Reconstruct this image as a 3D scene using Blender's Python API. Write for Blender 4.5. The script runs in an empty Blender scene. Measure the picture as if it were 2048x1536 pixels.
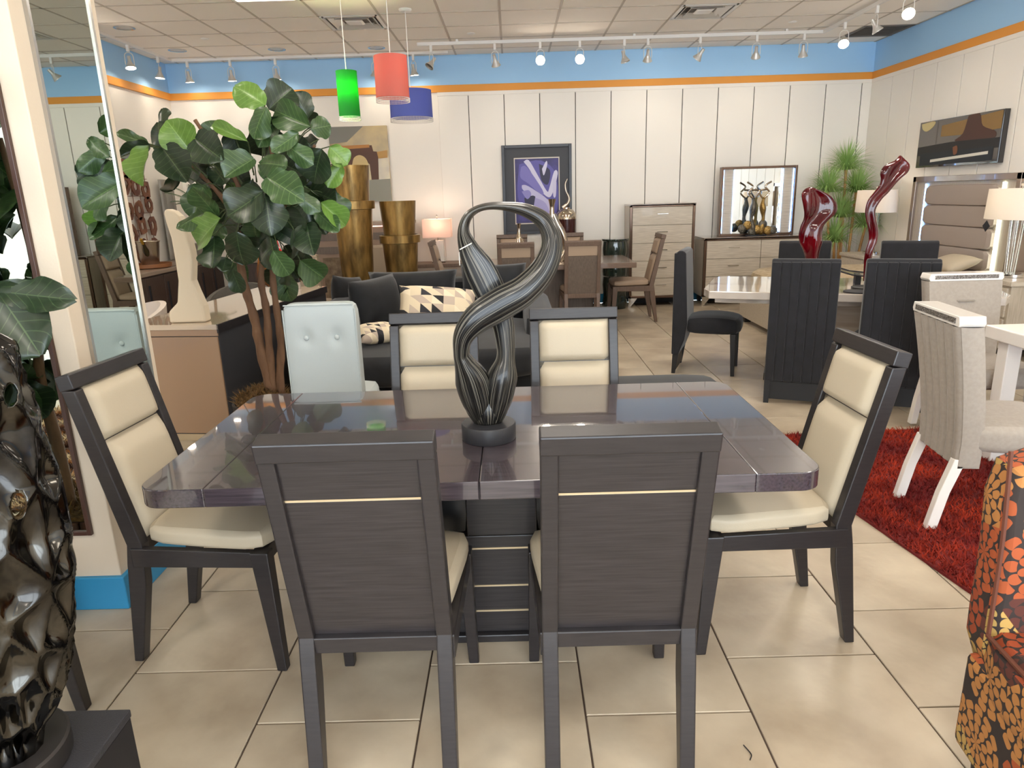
import bpy, bmesh, math, random
from mathutils import Vector, Matrix, Euler, noise
random.seed(7)
PI = math.pi
S = bpy.context.scene
COL = S.collection
# ---------------------------------------------------------------- camera (solved from floor and ceiling grids)
FPX, CAMZ = 1385.9, 1.541
CR = Vector((0.999579, -0.001816, -0.028959)); CU = Vector((0.028411, 0.263996, 0.964105)); CF = Vector((-0.005895, 0.964522, -0.263937))
cam = bpy.data.objects.new('camera', bpy.data.cameras.new('camera')); COL.objects.link(cam)
cam.data.sensor_width = 36; cam.data.lens = 36 * FPX / 2048; cam.data.clip_start = .05
cam.matrix_world = Matrix(((CR.x, CU.x, -CF.x, 0), (CR.y, CU.y, -CF.y, 0), (CR.z, CU.z, -CF.z, CAMZ), (0, 0, 0, 1)))
S.camera = cam
S.view_settings.view_transform = 'Standard'; S.view_settings.look = 'None'
S.view_settings.exposure = 0.65; S.view_settings.gamma = 1; S.view_settings.use_curve_mapping = False
# ---------------------------------------------------------------- daylight from the shop front behind the camera
wd = bpy.data.worlds.new('world'); S.world = wd; wd.use_nodes = True
wd.node_tree.nodes['Background'].inputs[0].default_value = (.8, .9, 1, 1)
wd.node_tree.nodes['Background'].inputs[1].default_value = 5.6
TROFFER_W = 8.5; SPOT_W = 9; HEAD_EMIT = 40
def at(px, py, x=None, y=None, z=None):
    d = CF + CR * ((px - 1024) / FPX) - CU * ((py - 768) / FPX)
    t = (z - CAMZ) / d.z if z is not None else (y / d.y if y is not None else x / d.x)
    return Vector((0, 0, CAMZ)) + d * t
def topx(p):
    d = Vector(p) - Vector((0, 0, CAMZ)); k = d.dot(CF)
    return (1024 + FPX * d.dot(CR) / k, 768 - FPX * d.dot(CU) / k, k)
# ---------------------------------------------------------------- materials
def lin(c):
    if isinstance(c, str): c = [int(c[i:i + 2], 16) / 255 for i in (0, 2, 4)]
    return tuple((v / 12.92 if v <= .04045 else ((v + .055) / 1.055) ** 2.4) for v in c[:3]) + (1,)
MC = {}
def M(name, col, rough=.5, metal=0, col2=None, ns=6, stretch=(1, 1, 1), bump=0, bs=40, coat=0, emit=0, sheen=0, spec=.5, trans=0, uv=False, detail=4, lo=.35, hi=.65, ior=1.5, alpha=1):
    if name in MC: return MC[name]
    m = bpy.data.materials.new(name); m.use_nodes = True; MC[name] = m
    nt = m.node_tree; b = nt.nodes['Principled BSDF']; N = nt.nodes.new; L = nt.links.new
    b.inputs['Base Color'].default_value = lin(col); b.inputs['Roughness'].default_value = rough
    b.inputs['Metallic'].default_value = metal; b.inputs['Specular IOR Level'].default_value = spec
    b.inputs['IOR'].default_value = ior; b.inputs['Alpha'].default_value = alpha
    if coat: b.inputs['Coat Weight'].default_value = coat; b.inputs['Coat Roughness'].default_value = .03
    if sheen: b.inputs['Sheen Weight'].default_value = sheen; b.inputs['Sheen Roughness'].default_value = .4
    if trans: b.inputs['Transmission Weight'].default_value = trans
    if emit: b.inputs['Emission Color'].default_value = lin(col); b.inputs['Emission Strength'].default_value = emit
    if col2 or bump:
        tc = N('ShaderNodeTexCoord'); mp = N('ShaderNodeMapping'); mp.inputs['Scale'].default_value = stretch
        L(tc.outputs['UV' if uv else 'Object'], mp.inputs['Vector'])
    if col2:
        n = N('ShaderNodeTexNoise'); n.inputs['Scale'].default_value = ns; n.inputs['Detail'].default_value = detail
        r = N('ShaderNodeValToRGB'); r.color_ramp.elements[0].position = lo; r.color_ramp.elements[1].position = hi
        r.color_ramp.elements[0].color = lin(col); r.color_ramp.elements[1].color = lin(col2)
        L(mp.outputs[0], n.inputs['Vector']); L(n.outputs['Fac'], r.inputs[0]); L(r.outputs[0], b.inputs['Base Color'])
        if emit: L(r.outputs[0], b.inputs['Emission Color'])
    if bump:
        n2 = N('ShaderNodeTexNoise'); n2.inputs['Scale'].default_value = bs; n2.inputs['Detail'].default_value = 3
        bp = N('ShaderNodeBump'); bp.inputs['Strength'].default_value = bump; bp.inputs['Distance'].default_value = .01
        L(mp.outputs[0], n2.inputs['Vector']); L(n2.outputs['Fac'], bp.inputs['Height']); L(bp.outputs[0], b.inputs['Normal'])
    return m
# ---------------------------------------------------------------- mesh builder
class MB:
    def __init__(s): s.v = []; s.f = []; s.uv = {}
    def add(s, v, f, uvs=None):
        o = len(s.v); s.v += [tuple(p) for p in v]
        for i, q in enumerate(f):
            if uvs: s.uv[len(s.f)] = uvs[i]
            s.f.append([o + k for k in q])
        return s
    def box(s, x0, x1, y0, y1, z0, z1):
        return s.add([(x, y, z) for z in (z0, z1) for y in (y0, y1) for x in (x0, x1)],
                     [(0, 2, 3, 1), (4, 5, 7, 6), (0, 1, 5, 4), (2, 6, 7, 3), (0, 4, 6, 2), (1, 3, 7, 5)])
    def obox(s, c, size, rot=(0, 0, 0)):
        b = MB().box(-size[0] / 2, size[0] / 2, -size[1] / 2, size[1] / 2, -size[2] / 2, size[2] / 2)
        m = Matrix.Translation(c) @ Euler(rot).to_matrix().to_4x4()
        return s.add([m @ Vector(p) for p in b.v], b.f)
    def hexa(s, bot, top):    # two quads of 4 points, both counter-clockwise from above
        return s.add(list(bot) + list(top), [(3, 2, 1, 0), (4, 5, 6, 7), (0, 1, 5, 4), (1, 2, 6, 5), (2, 3, 7, 6), (3, 0, 4, 7)])
    def prism(s, poly, axis, a, b):   # polygon of (p,q) extruded along axis
        n = len(poly)
        def P(p, q, t): return {'x': (t, p, q), 'y': (p, t, q), 'z': (p, q, t)}[axis]
        v = [P(p, q, a) for p, q in poly] + [P(p, q, b) for p, q in poly]
        return s.add(v, [list(range(n))[::-1], list(range(n, 2 * n))] + [(i, (i + 1) % n, n + (i + 1) % n, n + i) for i in range(n)])
    def lathe(s, prof, seg=24, c=(0, 0, 0), sx=1, sy=1, cap=True):
        v = []; f = []
        for r, z in prof:
            for k in range(seg):
                a = 2 * PI * k / seg; v.append((c[0] + r * sx * math.cos(a), c[1] + r * sy * math.sin(a), c[2] + z))
        for i in range(len(prof) - 1):
            for k in range(seg):
                k2 = (k + 1) % seg; f.append((i * seg + k, i * seg + k2, (i + 1) * seg + k2, (i + 1) * seg + k))
        if cap:
            if prof[0][0] > 1e-5: f.append(list(range(seg))[::-1])
            if prof[-1][0] > 1e-5: f.append([(len(prof) - 1) * seg + k for k in range(seg)])
        return s.add(v, f)
    def tube(s, pts, rad, seg=10, asp=1.0, up=None, cap=True, uvs=False, closed=False):
        pts = [Vector(p) for p in pts]; n = len(pts)
        if not isinstance(rad, (list, tuple)): rad = [rad] * n
        v = []; f = []; uu = []; prev = None
        for i, p in enumerate(pts):
            t = (pts[min(i + 1, n - 1)] - pts[max(i - 1, 0)]).normalized() if not closed else (pts[(i + 1) % n] - pts[i - 1]).normalized()
            if up is not None: a = Vector(up)
            else: a = prev if prev is not None else (Vector((0, 0, 1)) if abs(t.z) < .9 else Vector((1, 0, 0)))
            e1 = (a - t * a.dot(t)).normalized(); prev = e1; e2 = t.cross(e1)
            r = rad[i]; r1, r2 = r if isinstance(r, (list, tuple)) else (r * asp, r)
            for k in range(seg):
                g = 2 * PI * k / seg; v.append(p + e1 * math.cos(g) * r1 + e2 * math.sin(g) * r2)
        m = n if closed else n - 1
        for i in range(m):
            j = (i + 1) % n
            for k in range(seg):
                k2 = (k + 1) % seg; f.append((i * seg + k, i * seg + k2, j * seg + k2, j * seg + k))
                uu.append([(k / seg, i / m), ((k + 1) / seg, i / m), ((k + 1) / seg, (i + 1) / m), (k / seg, (i + 1) / m)])
        if cap and not closed:
            f.append(list(range(seg))[::-1]); f.append([(n - 1) * seg + k for k in range(seg)])
            uu += [[(0, 0)] * seg, [(0, 1)] * seg]
        return s.add(v, f, uu if uvs else None)
    def grid(s, nu, nv, fn, uvs=True, flip=False):
        v = [fn(i / nu, j / nv) for j in range(nv + 1) for i in range(nu + 1)]; f = []; uu = []
        for j in range(nv):
            for i in range(nu):
                a = j * (nu + 1) + i; q = (a, a + 1, a + nu + 2, a + nu + 1)
                u = [(i / nu, j / nv), ((i + 1) / nu, j / nv), ((i + 1) / nu, (j + 1) / nv), (i / nu, (j + 1) / nv)]
                if flip: q = q[::-1]; u = u[::-1]
                f.append(q); uu.append(u)
        return s.add(v, f, uu if uvs else None)
    def blob(s, c, h, e=5, n=6, rot=(0, 0, 0), fn=None):     # soft rounded box, half sizes h
        m = Matrix.Translation(c) @ Euler(rot).to_matrix().to_4x4()
        for ax in range(3):
            for sg in (-1, 1):
                def P(u, w):
                    p = [0, 0, 0]; p[ax] = sg; p[(ax + 1) % 3] = math.tan((u * 2 - 1) * .7854); p[(ax + 2) % 3] = math.tan((w * 2 - 1) * .7854)
                    k = sum(abs(q) ** e for q in p) ** (1 / e); p = Vector([p[i] / k for i in range(3)])
                    if fn: p = Vector(fn(p))
                    return m @ Vector((p.x * h[0], p.y * h[1], p.z * h[2]))
                s.grid(n, n, P, uvs=False, flip=sg < 0)
        return s
    def pillow(s, w, h, t, n=12, mat=None, sag=0):
        def P(sd):
            def fn(u, q):
                x = u * 2 - 1; y = q * 2 - 1
                k = max(0, (1 - abs(x) ** 3)) ** .6 * max(0, (1 - abs(y) ** 3)) ** .6
                pin = 1 - .07 * (1 - abs(x) ** 2) * abs(y) ** 2; pin2 = 1 - .07 * (1 - abs(y) ** 2) * abs(x) ** 2
                p = Vector((x * w / 2 * pin2, sd * t / 2 * k, y * h / 2 * pin - sag * (x * x) * (y > 0) * y))
                return mat @ p if mat else p
            return fn
        s.grid(n, n, P(1), uvs=True, flip=True); s.grid(n, n, P(-1), uvs=True)
        return s
    def xf(s, m): s.v = [tuple(m @ Vector(p)) for p in s.v]; return s
    def mesh(s, name, mat, smooth=False, bevel=0, bseg=2, sub=0, weld=False, boxuv=False, ang=None):
        if ang is None: ang = 40 if smooth else 14
        me = bpy.data.meshes.new(name); me.from_pydata(s.v, [], s.f)
        if s.uv:
            ul = me.uv_layers.new(name='UVMap'); li = 0
            for i, q in enumerate(s.f):
                u = s.uv.get(i)
                for k in range(len(q)): ul.data[li].uv = u[k] if u else (0, 0); li += 1
        bm = bmesh.new(); bm.from_mesh(me)
        if weld: bmesh.ops.remove_doubles(bm, verts=bm.verts, dist=1e-5)
        if bevel:
            ed = [e for e in bm.edges if len(e.link_faces) == 2 and e.calc_face_angle(0) > math.radians(30)]
            bmesh.ops.bevel(bm, geom=ed, offset=bevel, segments=bseg, affect='EDGES', clamp_overlap=True, profile=.5)
        if not s.uv or bevel: bmesh.ops.recalc_face_normals(bm, faces=bm.faces)
        if boxuv:
            ul = bm.loops.layers.uv.verify()
            for f in bm.faces:
                a = max(range(3), key=lambda i: abs(f.normal[i])); i, j = [(1, 2), (0, 2), (0, 1)][a]
                for l in f.loops: l[ul].uv = (l.vert.co[i] + a * .37, l.vert.co[j] + a * .21)
        bm.to_mesh(me); bm.free()
        if mat: me.materials.append(mat)
        if smooth or bevel:
            me.polygons.foreach_set('use_smooth', [True] * len(me.polygons))
            try: me.set_sharp_from_angle(angle=math.radians(ang))
            except Exception: pass
        return me
    def obj(s, name, mat, parent=None, loc=None, rot=None, **k):
        return put(name, s.mesh(name, mat, **k), parent, loc, rot)
def put(name, me, parent=None, loc=None, rot=None):
    o = bpy.data.objects.new(name, me); COL.objects.link(o)
    if parent: o.parent = parent
    if loc is not None: o.location = loc
    if rot is not None: o.rotation_euler = rot
    return o
def tag(o, label, cat, group=None):
    o['label'] = label; o['category'] = cat
    if group: o['group'] = group
    return o
def thing(name, label, cat, loc=(0, 0, 0), rz=0, group=None):
    o = bpy.data.objects.new(name, None); COL.objects.link(o); o.location = loc; o.rotation_euler = (0, 0, rz); o.empty_display_size = .1
    return tag(o, label, cat, group)
def struct(o): o['kind'] = 'structure'; return o
def stuff(o): o['kind'] = 'stuff'; return o
def dup(root, label, loc, rz=0, group=None, mats=None):
    r = root.copy(); COL.objects.link(r); r.location = loc; r.rotation_euler = (0, 0, rz); r['label'] = label
    if group: r['group'] = group
    for ch in list(root.children):
        c = ch.copy(); COL.objects.link(c); c.parent = r
        for g in list(ch.children):
            d = g.copy(); COL.objects.link(d); d.parent = c
    return r
def spot(name, loc, target, watts, deg=55, blend=.6, col=(1, .89, .75), size=.04, parent=None):
    l = bpy.data.lights.new(name, 'SPOT'); l.energy = watts; l.spot_size = math.radians(deg); l.spot_blend = blend; l.color = col; l.shadow_soft_size = size
    o = bpy.data.objects.new(name, l); COL.objects.link(o)
    o.matrix_world = Matrix.Translation(loc) @ (Vector(target) - Vector(loc)).to_track_quat('-Z', 'Y').to_matrix().to_4x4()
    return o
def catmull(pts, n=6):
    P = [Vector(p) for p in pts]; out = []
    for i in range(len(P) - 1):
        a, b, c, d = P[max(i - 1, 0)], P[i], P[i + 1], P[min(i + 2, len(P) - 1)]
        for k in range(n):
            t = k / n; out.append(.5 * ((2 * b) + (c - a) * t + (2 * a - 5 * b + 4 * c - d) * t * t + (3 * b - a - 3 * c + d) * t ** 3))
    return out + [P[-1]]
# ================================================================= SETTING
XL, XR, YB, YF, ZC = -4.51, 4.85, 9.93, -4.0, 3.331
ZO0, ZO1 = 2.875, 2.962          # orange band
m_wall = M('wall_paint', 'f0eae0', .7, bump=.05, bs=120)
m_blue = M('blue_paint', 'a6d2f8', .7)
m_orange = M('orange_paint', 'e69a3c', .6)
m_panel = M('wall_panel_white', 'f2ece2', .5)
m_seam = M('slot_metal', '3f3b38', .6, .2)
m_base = M('baseboard_blue', '2f8ab8', .5)
m_tile = M('stone_tile', '9b8a75', .36, col2='c7b9a2', ns=2.6, bump=.5, bs=7, detail=7, lo=.3, hi=.7)
m_grout = M('grout', '584b42', .9, spec=.1)
m_ctile = M('ceiling_tile', 'f8f1e7', .9, bump=.12, bs=160)
m_grid = M('ceiling_grid', 'c4b9ac', .6)
m_white = M('white_enamel', 'ece8e2', .35)
m_chrome = M('chrome', 'd8d8d8', .08, 1)
m_black = M('black_matte', '17161a', .55)
# floor: grout bed plus single tiles laid in half-offset columns
floor = struct(MB().box(XL, XR, YF, YB, -.1, -.006).obj('floor', m_grout))
TS = .505; tile_me = MB().box(-TS / 2 + .003, TS / 2 - .003, -TS / 2 + .003, TS / 2 - .003, -.02, 0).mesh('tile', m_tile, bevel=.0018, bseg=1)
cells = []
for c in range(-7, 13):
    xc = -1.331 + (c + .5) * TS
    if xc - TS / 2 < XL or xc + TS / 2 > XR + .3: continue
    for r in range(-14, 18):
        yc = (2.278 if c % 2 else 2.026) + (r + .5) * TS
        if yc + TS / 2 > YB or yc - TS / 2 < YF: continue
        vis = False
        if yc > .9:
            for sx in (-.25, 0, .25):
                for sy in (-.25, 0, .25):
                    a, b, k = topx((xc + sx, yc + sy, 0)); vis = vis or (k > .1 and 0 <= a <= 2048 and 0 <= b <= 1536)
        cells.append((0 if vis else 1, yc, xc))
cells.sort(); rest = MB()
for i, (h, yc, xc) in enumerate(cells):
    if i < 300 and not h:
        o = put('tile', tile_me, floor, (xc, yc, 0)); o.rotation_euler = (0, 0, random.choice((0, PI / 2, PI, -PI / 2)))
    else: rest.box(xc - TS / 2 + .003, xc + TS / 2 - .003, yc - TS / 2 + .003, yc + TS / 2 - .003, -.02, 0)
stuff(rest.obj('tile_field', m_tile, floor))
# ceiling: plaster deck, T-bars, lay-in tiles
CS = .6096; CX0 = -.033 * 1.79; CY0 = 4.657 * 1.79
ceil = struct(MB().box(XL, XR, YF, YB, ZC + .03, ZC + .1).obj('ceiling', m_grid))
ctile = MB().box(-CS / 2 + .012, CS / 2 - .012, -CS / 2 + .012, CS / 2 - .012, ZC - .001, ZC + .02).mesh('ceiling_tile', m_ctile)
TROFF = [(-2.19, 6.24), (.24, 5.63), (2.68, 5.63), (-2.19, 2.58), (.24, 2.58), (2.68, 2.58), (-2.19, -.47), (.24, -.47), (2.68, -.47), (.24, -2.9)]
bars = MB(); rest = MB(); ncols = range(-8, 9); VENTS = []
skip = set()
def ccell(x, y): return (math.floor((x - CX0) / CS), math.floor((y - CY0) / CS))
for x, y in TROFF:
    c = ccell(x, y); skip |= {c, (c[0], c[1] + 1)}
VENTC = [ccell(-1.6, 8.1), ccell(2.1, 8.1), ccell(4.45, 9.1)]; skip |= set(VENTC)
for c in ncols:
    for r in range(-21, 4):
        x0, x1 = max(XL, CX0 + c * CS), min(XR, CX0 + (c + 1) * CS); y0, y1 = max(YF, CY0 + r * CS), min(YB, CY0 + (r + 1) * CS)
        if x1 - x0 < .05 or y1 - y0 < .05 or (c, r) in skip: continue
        if x1 - x0 > CS - .01 and y1 - y0 > CS - .01 and y1 > 6.9: put('ceiling_tile', ctile, ceil, ((x0 + x1) / 2, (y0 + y1) / 2, 0))
        elif y1 > 6.9: MB().box(x0 + .012, x1 - .012, y0 + .012, y1 - .012, ZC - .001, ZC + .02).obj('ceiling_tile', m_ctile, ceil)
        else: rest.box(x0 + .012, x1 - .012, y0 + .012, y1 - .012, ZC - .001, ZC + .02)
stuff(rest.obj('ceiling_tile_field', m_ctile, ceil))
for c in range(-8, 10):
    x = CX0 + c * CS
    if XL < x < XR: bars.box(x - .012, x + .012, YF, YB, ZC - .004, ZC + .03)
for r in range(-21, 5):
    y = CY0 + r * CS
    if YF < y < YB: bars.box(XL, XR, y - .012, y + .012, ZC - .004, ZC + .03)
stuff(bars.obj('ceiling_grid', m_grid, ceil))
# walls
def wallset(side, boxes, m): return struct(boxes.obj('wall_' + side, m))
wb = wallset('back', MB().box(XL, XR, YB, YB + .12, 0, ZC + .1), m_wall)
wl = wallset('left', MB().box(XL - .12, XL, YF, YB + .12, 0, ZC + .1), m_wall)
wr = wallset('right', MB().box(XR, XR + .12, YF, YB + .12, 0, ZC + .1), m_wall)
MB().box(XL, XR, YB - .006, YB, ZO1, ZC).obj('upper_paint', m_blue, wb)
MB().box(XL, XL + .006, YF, YB, ZO1, ZC).obj('upper_paint', m_blue, wl)
MB().box(XR - .006, XR, YF, YB, ZO1, ZC).obj('upper_paint', m_blue, wr)
struct(MB().box(XL, XR, YB - .03, YB, ZO0, ZO1).obj('trim_1', m_orange, bevel=.003))
struct(MB().box(XL, XL + .03, YF, YB - .03, ZO0, ZO1).obj('trim_2', m_orange, bevel=.003))
struct(MB().box(XR - .03, XR, YF, YB - .03, ZO0, ZO1).obj('trim_3', m_orange, bevel=.003))
struct(MB().box(-.94, XR, YB - .024, YB, ZO0 - .045, ZO0).obj('trim_4', m_panel))
struct(MB().box(XR - .024, XR, 2, YB - .024, ZO0 - .045, ZO0).obj('trim_5', m_panel))
struct(MB().box(XL, XR, YB - .015, YB, 0, .13).obj('baseboard_back', m_base, bevel=.003))
struct(MB().box(XL, XL + .015, YF, YB - .015, 0, .13).obj('baseboard_left', m_base, bevel=.003))
struct(MB().box(XR - .015, XR, YF, YB - .015, 0, .13).obj('baseboard_right', m_base, bevel=.003))
edges = [-.94, -.53] + [-.53 + .476 * k for k in range(1, 12)] + [XR - .005]
for a, b in zip(edges, edges[1:]):
    MB().box(a + .005, b - .005, YB - .018, YB, .13, ZO0 - .045).obj('wall_panel', m_panel, wb, bevel=.002, bseg=1)
    if a > -.9: MB().box(a - .004, a + .004, YB - .01, YB, .13, ZO0 - .05).obj('slot_strip', m_seam, wb)
ys = [YB - .018] + [9.39 - .473 * k for k in range(0, 17)]
for a, b in zip(ys, ys[1:]):
    MB().box(XR - .018, XR, b + .006, a - .006, .13, ZO0 - .045).obj('wall_panel', m_panel, wr, bevel=.002, bseg=1)
    MB().box(XR - .01, XR, b - .004, b + .004, .13, ZO0 - .05).obj('slot_strip', m_seam, wr)
# shop front behind the camera: header, sill and mullions, open to daylight between them
sf = MB().box(XL, XR, YF - .15, YF, 2.95, ZC + .1).box(XL, XR, YF - .15, YF, 0, .12)
for x in (XL + .1, -2.4, -.2, 1.9, XR - .1): sf.box(x - .05, x + .05, YF - .12, YF - .02, .12, 2.95)
struct(sf.obj('wall_front', m_white))
# pillar with blue skirting
pil = struct(MB().box(-2.45, -1.575, 2.435, 2.955, 0, ZC).obj('wall_pillar', M('pillar_paint', 'd8c8b2', .7, bump=.05, bs=120), bevel=.004))
struct(MB().box(-2.468, -1.557, 2.417, 2.973, 0, .14).obj('baseboard_pillar', m_base, bevel=.004))
m_mirror = M('mirror_glass', 'c9d2cb', .01, 1)
m_alu = M('aluminium', 'b9b7b3', .25, .9)
t = thing('wall_mirror', 'tall frameless-looking mirror on the side of the cream pillar reflecting the bedroom set', 'mirror', (-1.575, 2.705, 0))
MB().box(0, .008, -.18, .18, .42, 3.1).obj('glass', m_mirror, t)
fr = MB()
for s_ in (-1, 1): fr.box(0, .014, s_ * .187 - .007, s_ * .187 + .007, .41, 3.11)
fr.box(0, .014, -.194, .194, 3.1, 3.114).box(0, .014, -.194, .194, .406, .42)
fr.obj('frame', m_alu, t)
m_brownf = M('walnut_frame', '4a3128', .35)
t = thing('wall_mirror', 'brown-framed mirror on the front of the cream pillar reflecting a planter and striped rug', 'mirror', (-2.02, 2.435, 0))
MB().box(-.355, .355, -.008, 0, .34, 3.0).obj('glass', m_mirror, t)
fr = MB()
for a, b, c, d in ((-.372, -.355, .322, 3.02), (.355, .372, .322, 3.02), (-.355, .355, .322, .34), (-.355, .355, 3.0, 3.02)): fr.box(a, b, -.016, 0, c, d)
fr.obj('frame', m_brownf, t, bevel=.002)
# ceiling lights
m_diff = M('light_diffuser', 'fff4e4', .5, emit=6)
for i, (x, y) in enumerate(TROFF):
    c = ccell(x, y); cx = CX0 + (c[0] + .5) * CS; cy = CY0 + (c[1] + 1) * CS
    t = thing('ceiling_light', ('bright white fluorescent ceiling panel above the fiddle leaf fig' if i == 0 else 'white fluorescent ceiling panel in tile grid out of view'), 'ceiling light', (cx, cy, ZC), 0, 'fluorescent ceiling panels')
    f = MB()
    for s_ in (-1, 1): f.box(s_ * .283 - .015, s_ * .283 + .015, -.6, .6, -.012, .02).box(-.283, .283, s_ * .585 - .015, s_ * .585 + .015, -.012, .02)
    f.obj('frame', m_white, t); MB().box(-.27, .27, -.57, .57, .002, .012).obj('diffuser', m_diff, t)
    l = bpy.data.lights.new('panel_lamp', 'AREA'); l.shape = 'RECTANGLE'; l.size = .54; l.size_y = 1.14; l.energy = TROFFER_W; l.color = (1, .94, .86)
    o = bpy.data.objects.new('panel_lamp', l); COL.objects.link(o); o.parent = t; o.location = (0, 0, -.016)
m_vent = M('vent_metal', 'd2cfc9', .35, .4); m_ventdark = M('vent_dark', '6f6a65', .6)
VL = ['silver stepped air vent in the ceiling beside the green pendant cord', 'silver stepped air vent in the ceiling at the upper right', 'dark grey return grille in the ceiling corner over the bamboo']
for c, lb in zip(VENTC, VL):
    cx = CX0 + (c[0] + .5) * CS; cy = CY0 + (c[1] + .5) * CS
    t = thing('ceiling_vent', lb, 'vent', (cx, cy, ZC)); dark = c == VENTC[2]
    f = MB()
    for s_ in (-1, 1): f.box(s_ * .28 - .02, s_ * .28 + .02, -.3, .3, -.01, .01).box(-.28, .28, s_ * .28 - .02, s_ * .28 + .02, -.01, .01)
    f.obj('frame', m_vent if not dark else m_ventdark, t)
    if dark:
        MB().box(-.27, .27, -.27, .27, .015, .02).obj('backing', m_ventdark, t)
        for k in range(12): MB().obox((0, -.25 + k * .0455, .004), (.53, .03, .004), (.6, 0, 0)).obj('slat', m_ventdark, t)
    else:
        MB().box(-.27, .27, -.27, .27, .025, .028).obj('backing', m_ventdark, t)
        for k, r in enumerate((.22, .155)):
            g = MB()
            for s_ in (-1, 1):
                g.obox((s_ * r, 0, .006), (.05, 2 * r + .04, .004), (0, s_ * .7, 0)).obox((0, s_ * r, .006), (2 * r + .04, .05, .004), (-s_ * .7, 0, 0))
            g.obj('louver', m_vent, t)
        MB().lathe([(.13, .0), (.1, -.012), (0, -.012)], 4).obj('core', m_white, t, rot=(0, 0, PI / 4))
DL = [(-3.97, 7.94, 'left-most recessed downlight near the pillar'), (-3.96, 9.11, 'recessed round downlight near the left wall corner'), (-2.8, 9.23, 'recessed round downlight above the tallest fig leaves'), (-1.6, 9.32, 'recessed round downlight above the red pendant')]
for x, y, lb in DL:
    t = thing('recessed_downlight', lb, 'downlight', (x, y, ZC))
    MB().lathe([(.085, 0), (.105, 0), (.105, -.008), (.085, -.006)], 28, cap=False).obj('trim_ring', m_chrome, t, smooth=True)
    MB().lathe([(.086, -.002), (.05, -.001), (0, -.001)], 28).obj('reflector', m_vent, t)
for x, y, lb in ((-3.39, 8.55, 'small white ceiling sensor cap near the left downlights'), (-.4, 8.7, 'small white sprinkler cap in front of the right track'), (3.24, 8.63, 'small white sprinkler cap near the right track bend')):
    tag(MB().lathe([(.045, 0), (.045, -.006), (.03, -.012), (0, -.012)], 20, (x, y, ZC)).obj('sprinkler_cap', m_white, smooth=True), lb, 'sprinkler cap')
# tracks and spotlights
tag(MB().box(-4.32, -4.285, 5.2, 9.68, ZC - .03, ZC).box(-4.285, -.75, 9.645, 9.68, ZC - .03, ZC).obj('light_track', m_white), 'white L-shaped lighting track round the back left corner', 'light track')
tag(MB().box(-1.06, 3.74, 8.98, 9.015, ZC - .06, ZC - .025).box(3.74, 3.775, 4.5, 9.015, ZC - .06, ZC - .025).box(-.6, -.57, 8.985, 9.01, ZC - .03, ZC).box(1.5, 1.53, 8.985, 9.01, ZC - .03, ZC).box(3.3, 3.33, 8.985, 9.01, ZC - .03, ZC).box(3.745, 3.77, 6.5, 6.53, ZC - .03, ZC).obj('light_track', m_white), 'white L-shaped lighting track along the panelled wall', 'light track')
m_bulb_on = M('lit_bulb', 'fff0dc', .3, emit=HEAD_EMIT); m_bulb_off = M('bulb_off', '6c6a6a', .15, .6)
yoke = MB()
pts = [(s_ * .045, 0, 0 - k) for s_, k in ((-1, .15), (-1, .06))] + [(-.03, 0, -.03), (0, 0, -.02), (.03, 0, -.03)] + [(.045, 0, -.06), (.045, 0, -.15)]
yoke.tube(catmull(pts, 3), .004, 6); yoke_me = yoke.mesh('yoke', m_white, smooth=True)
stem_me = MB().box(-.015, .015, -.015, .015, -.04, .03).mesh('adapter', m_white, bevel=.003)
can = MB().lathe([(.018, .075), (.02, .02), (.03, -.005), (.052, -.045), (.055, -.05), (.055, -.058)], 18, cap=False).lathe([(0, .075), (.018, .075)], 18, cap=False)
can_me = can.mesh('housing', m_vent, smooth=True)
bulb_on = MB().lathe([(.05, -.05), (.03, -.054), (0, -.056)], 18).mesh('bulb', m_bulb_on, smooth=True); bulb_off = MB().lathe([(.05, -.05), (.03, -.054), (0, -.056)], 18).mesh('bulb', m_bulb_off, smooth=True)
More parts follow.
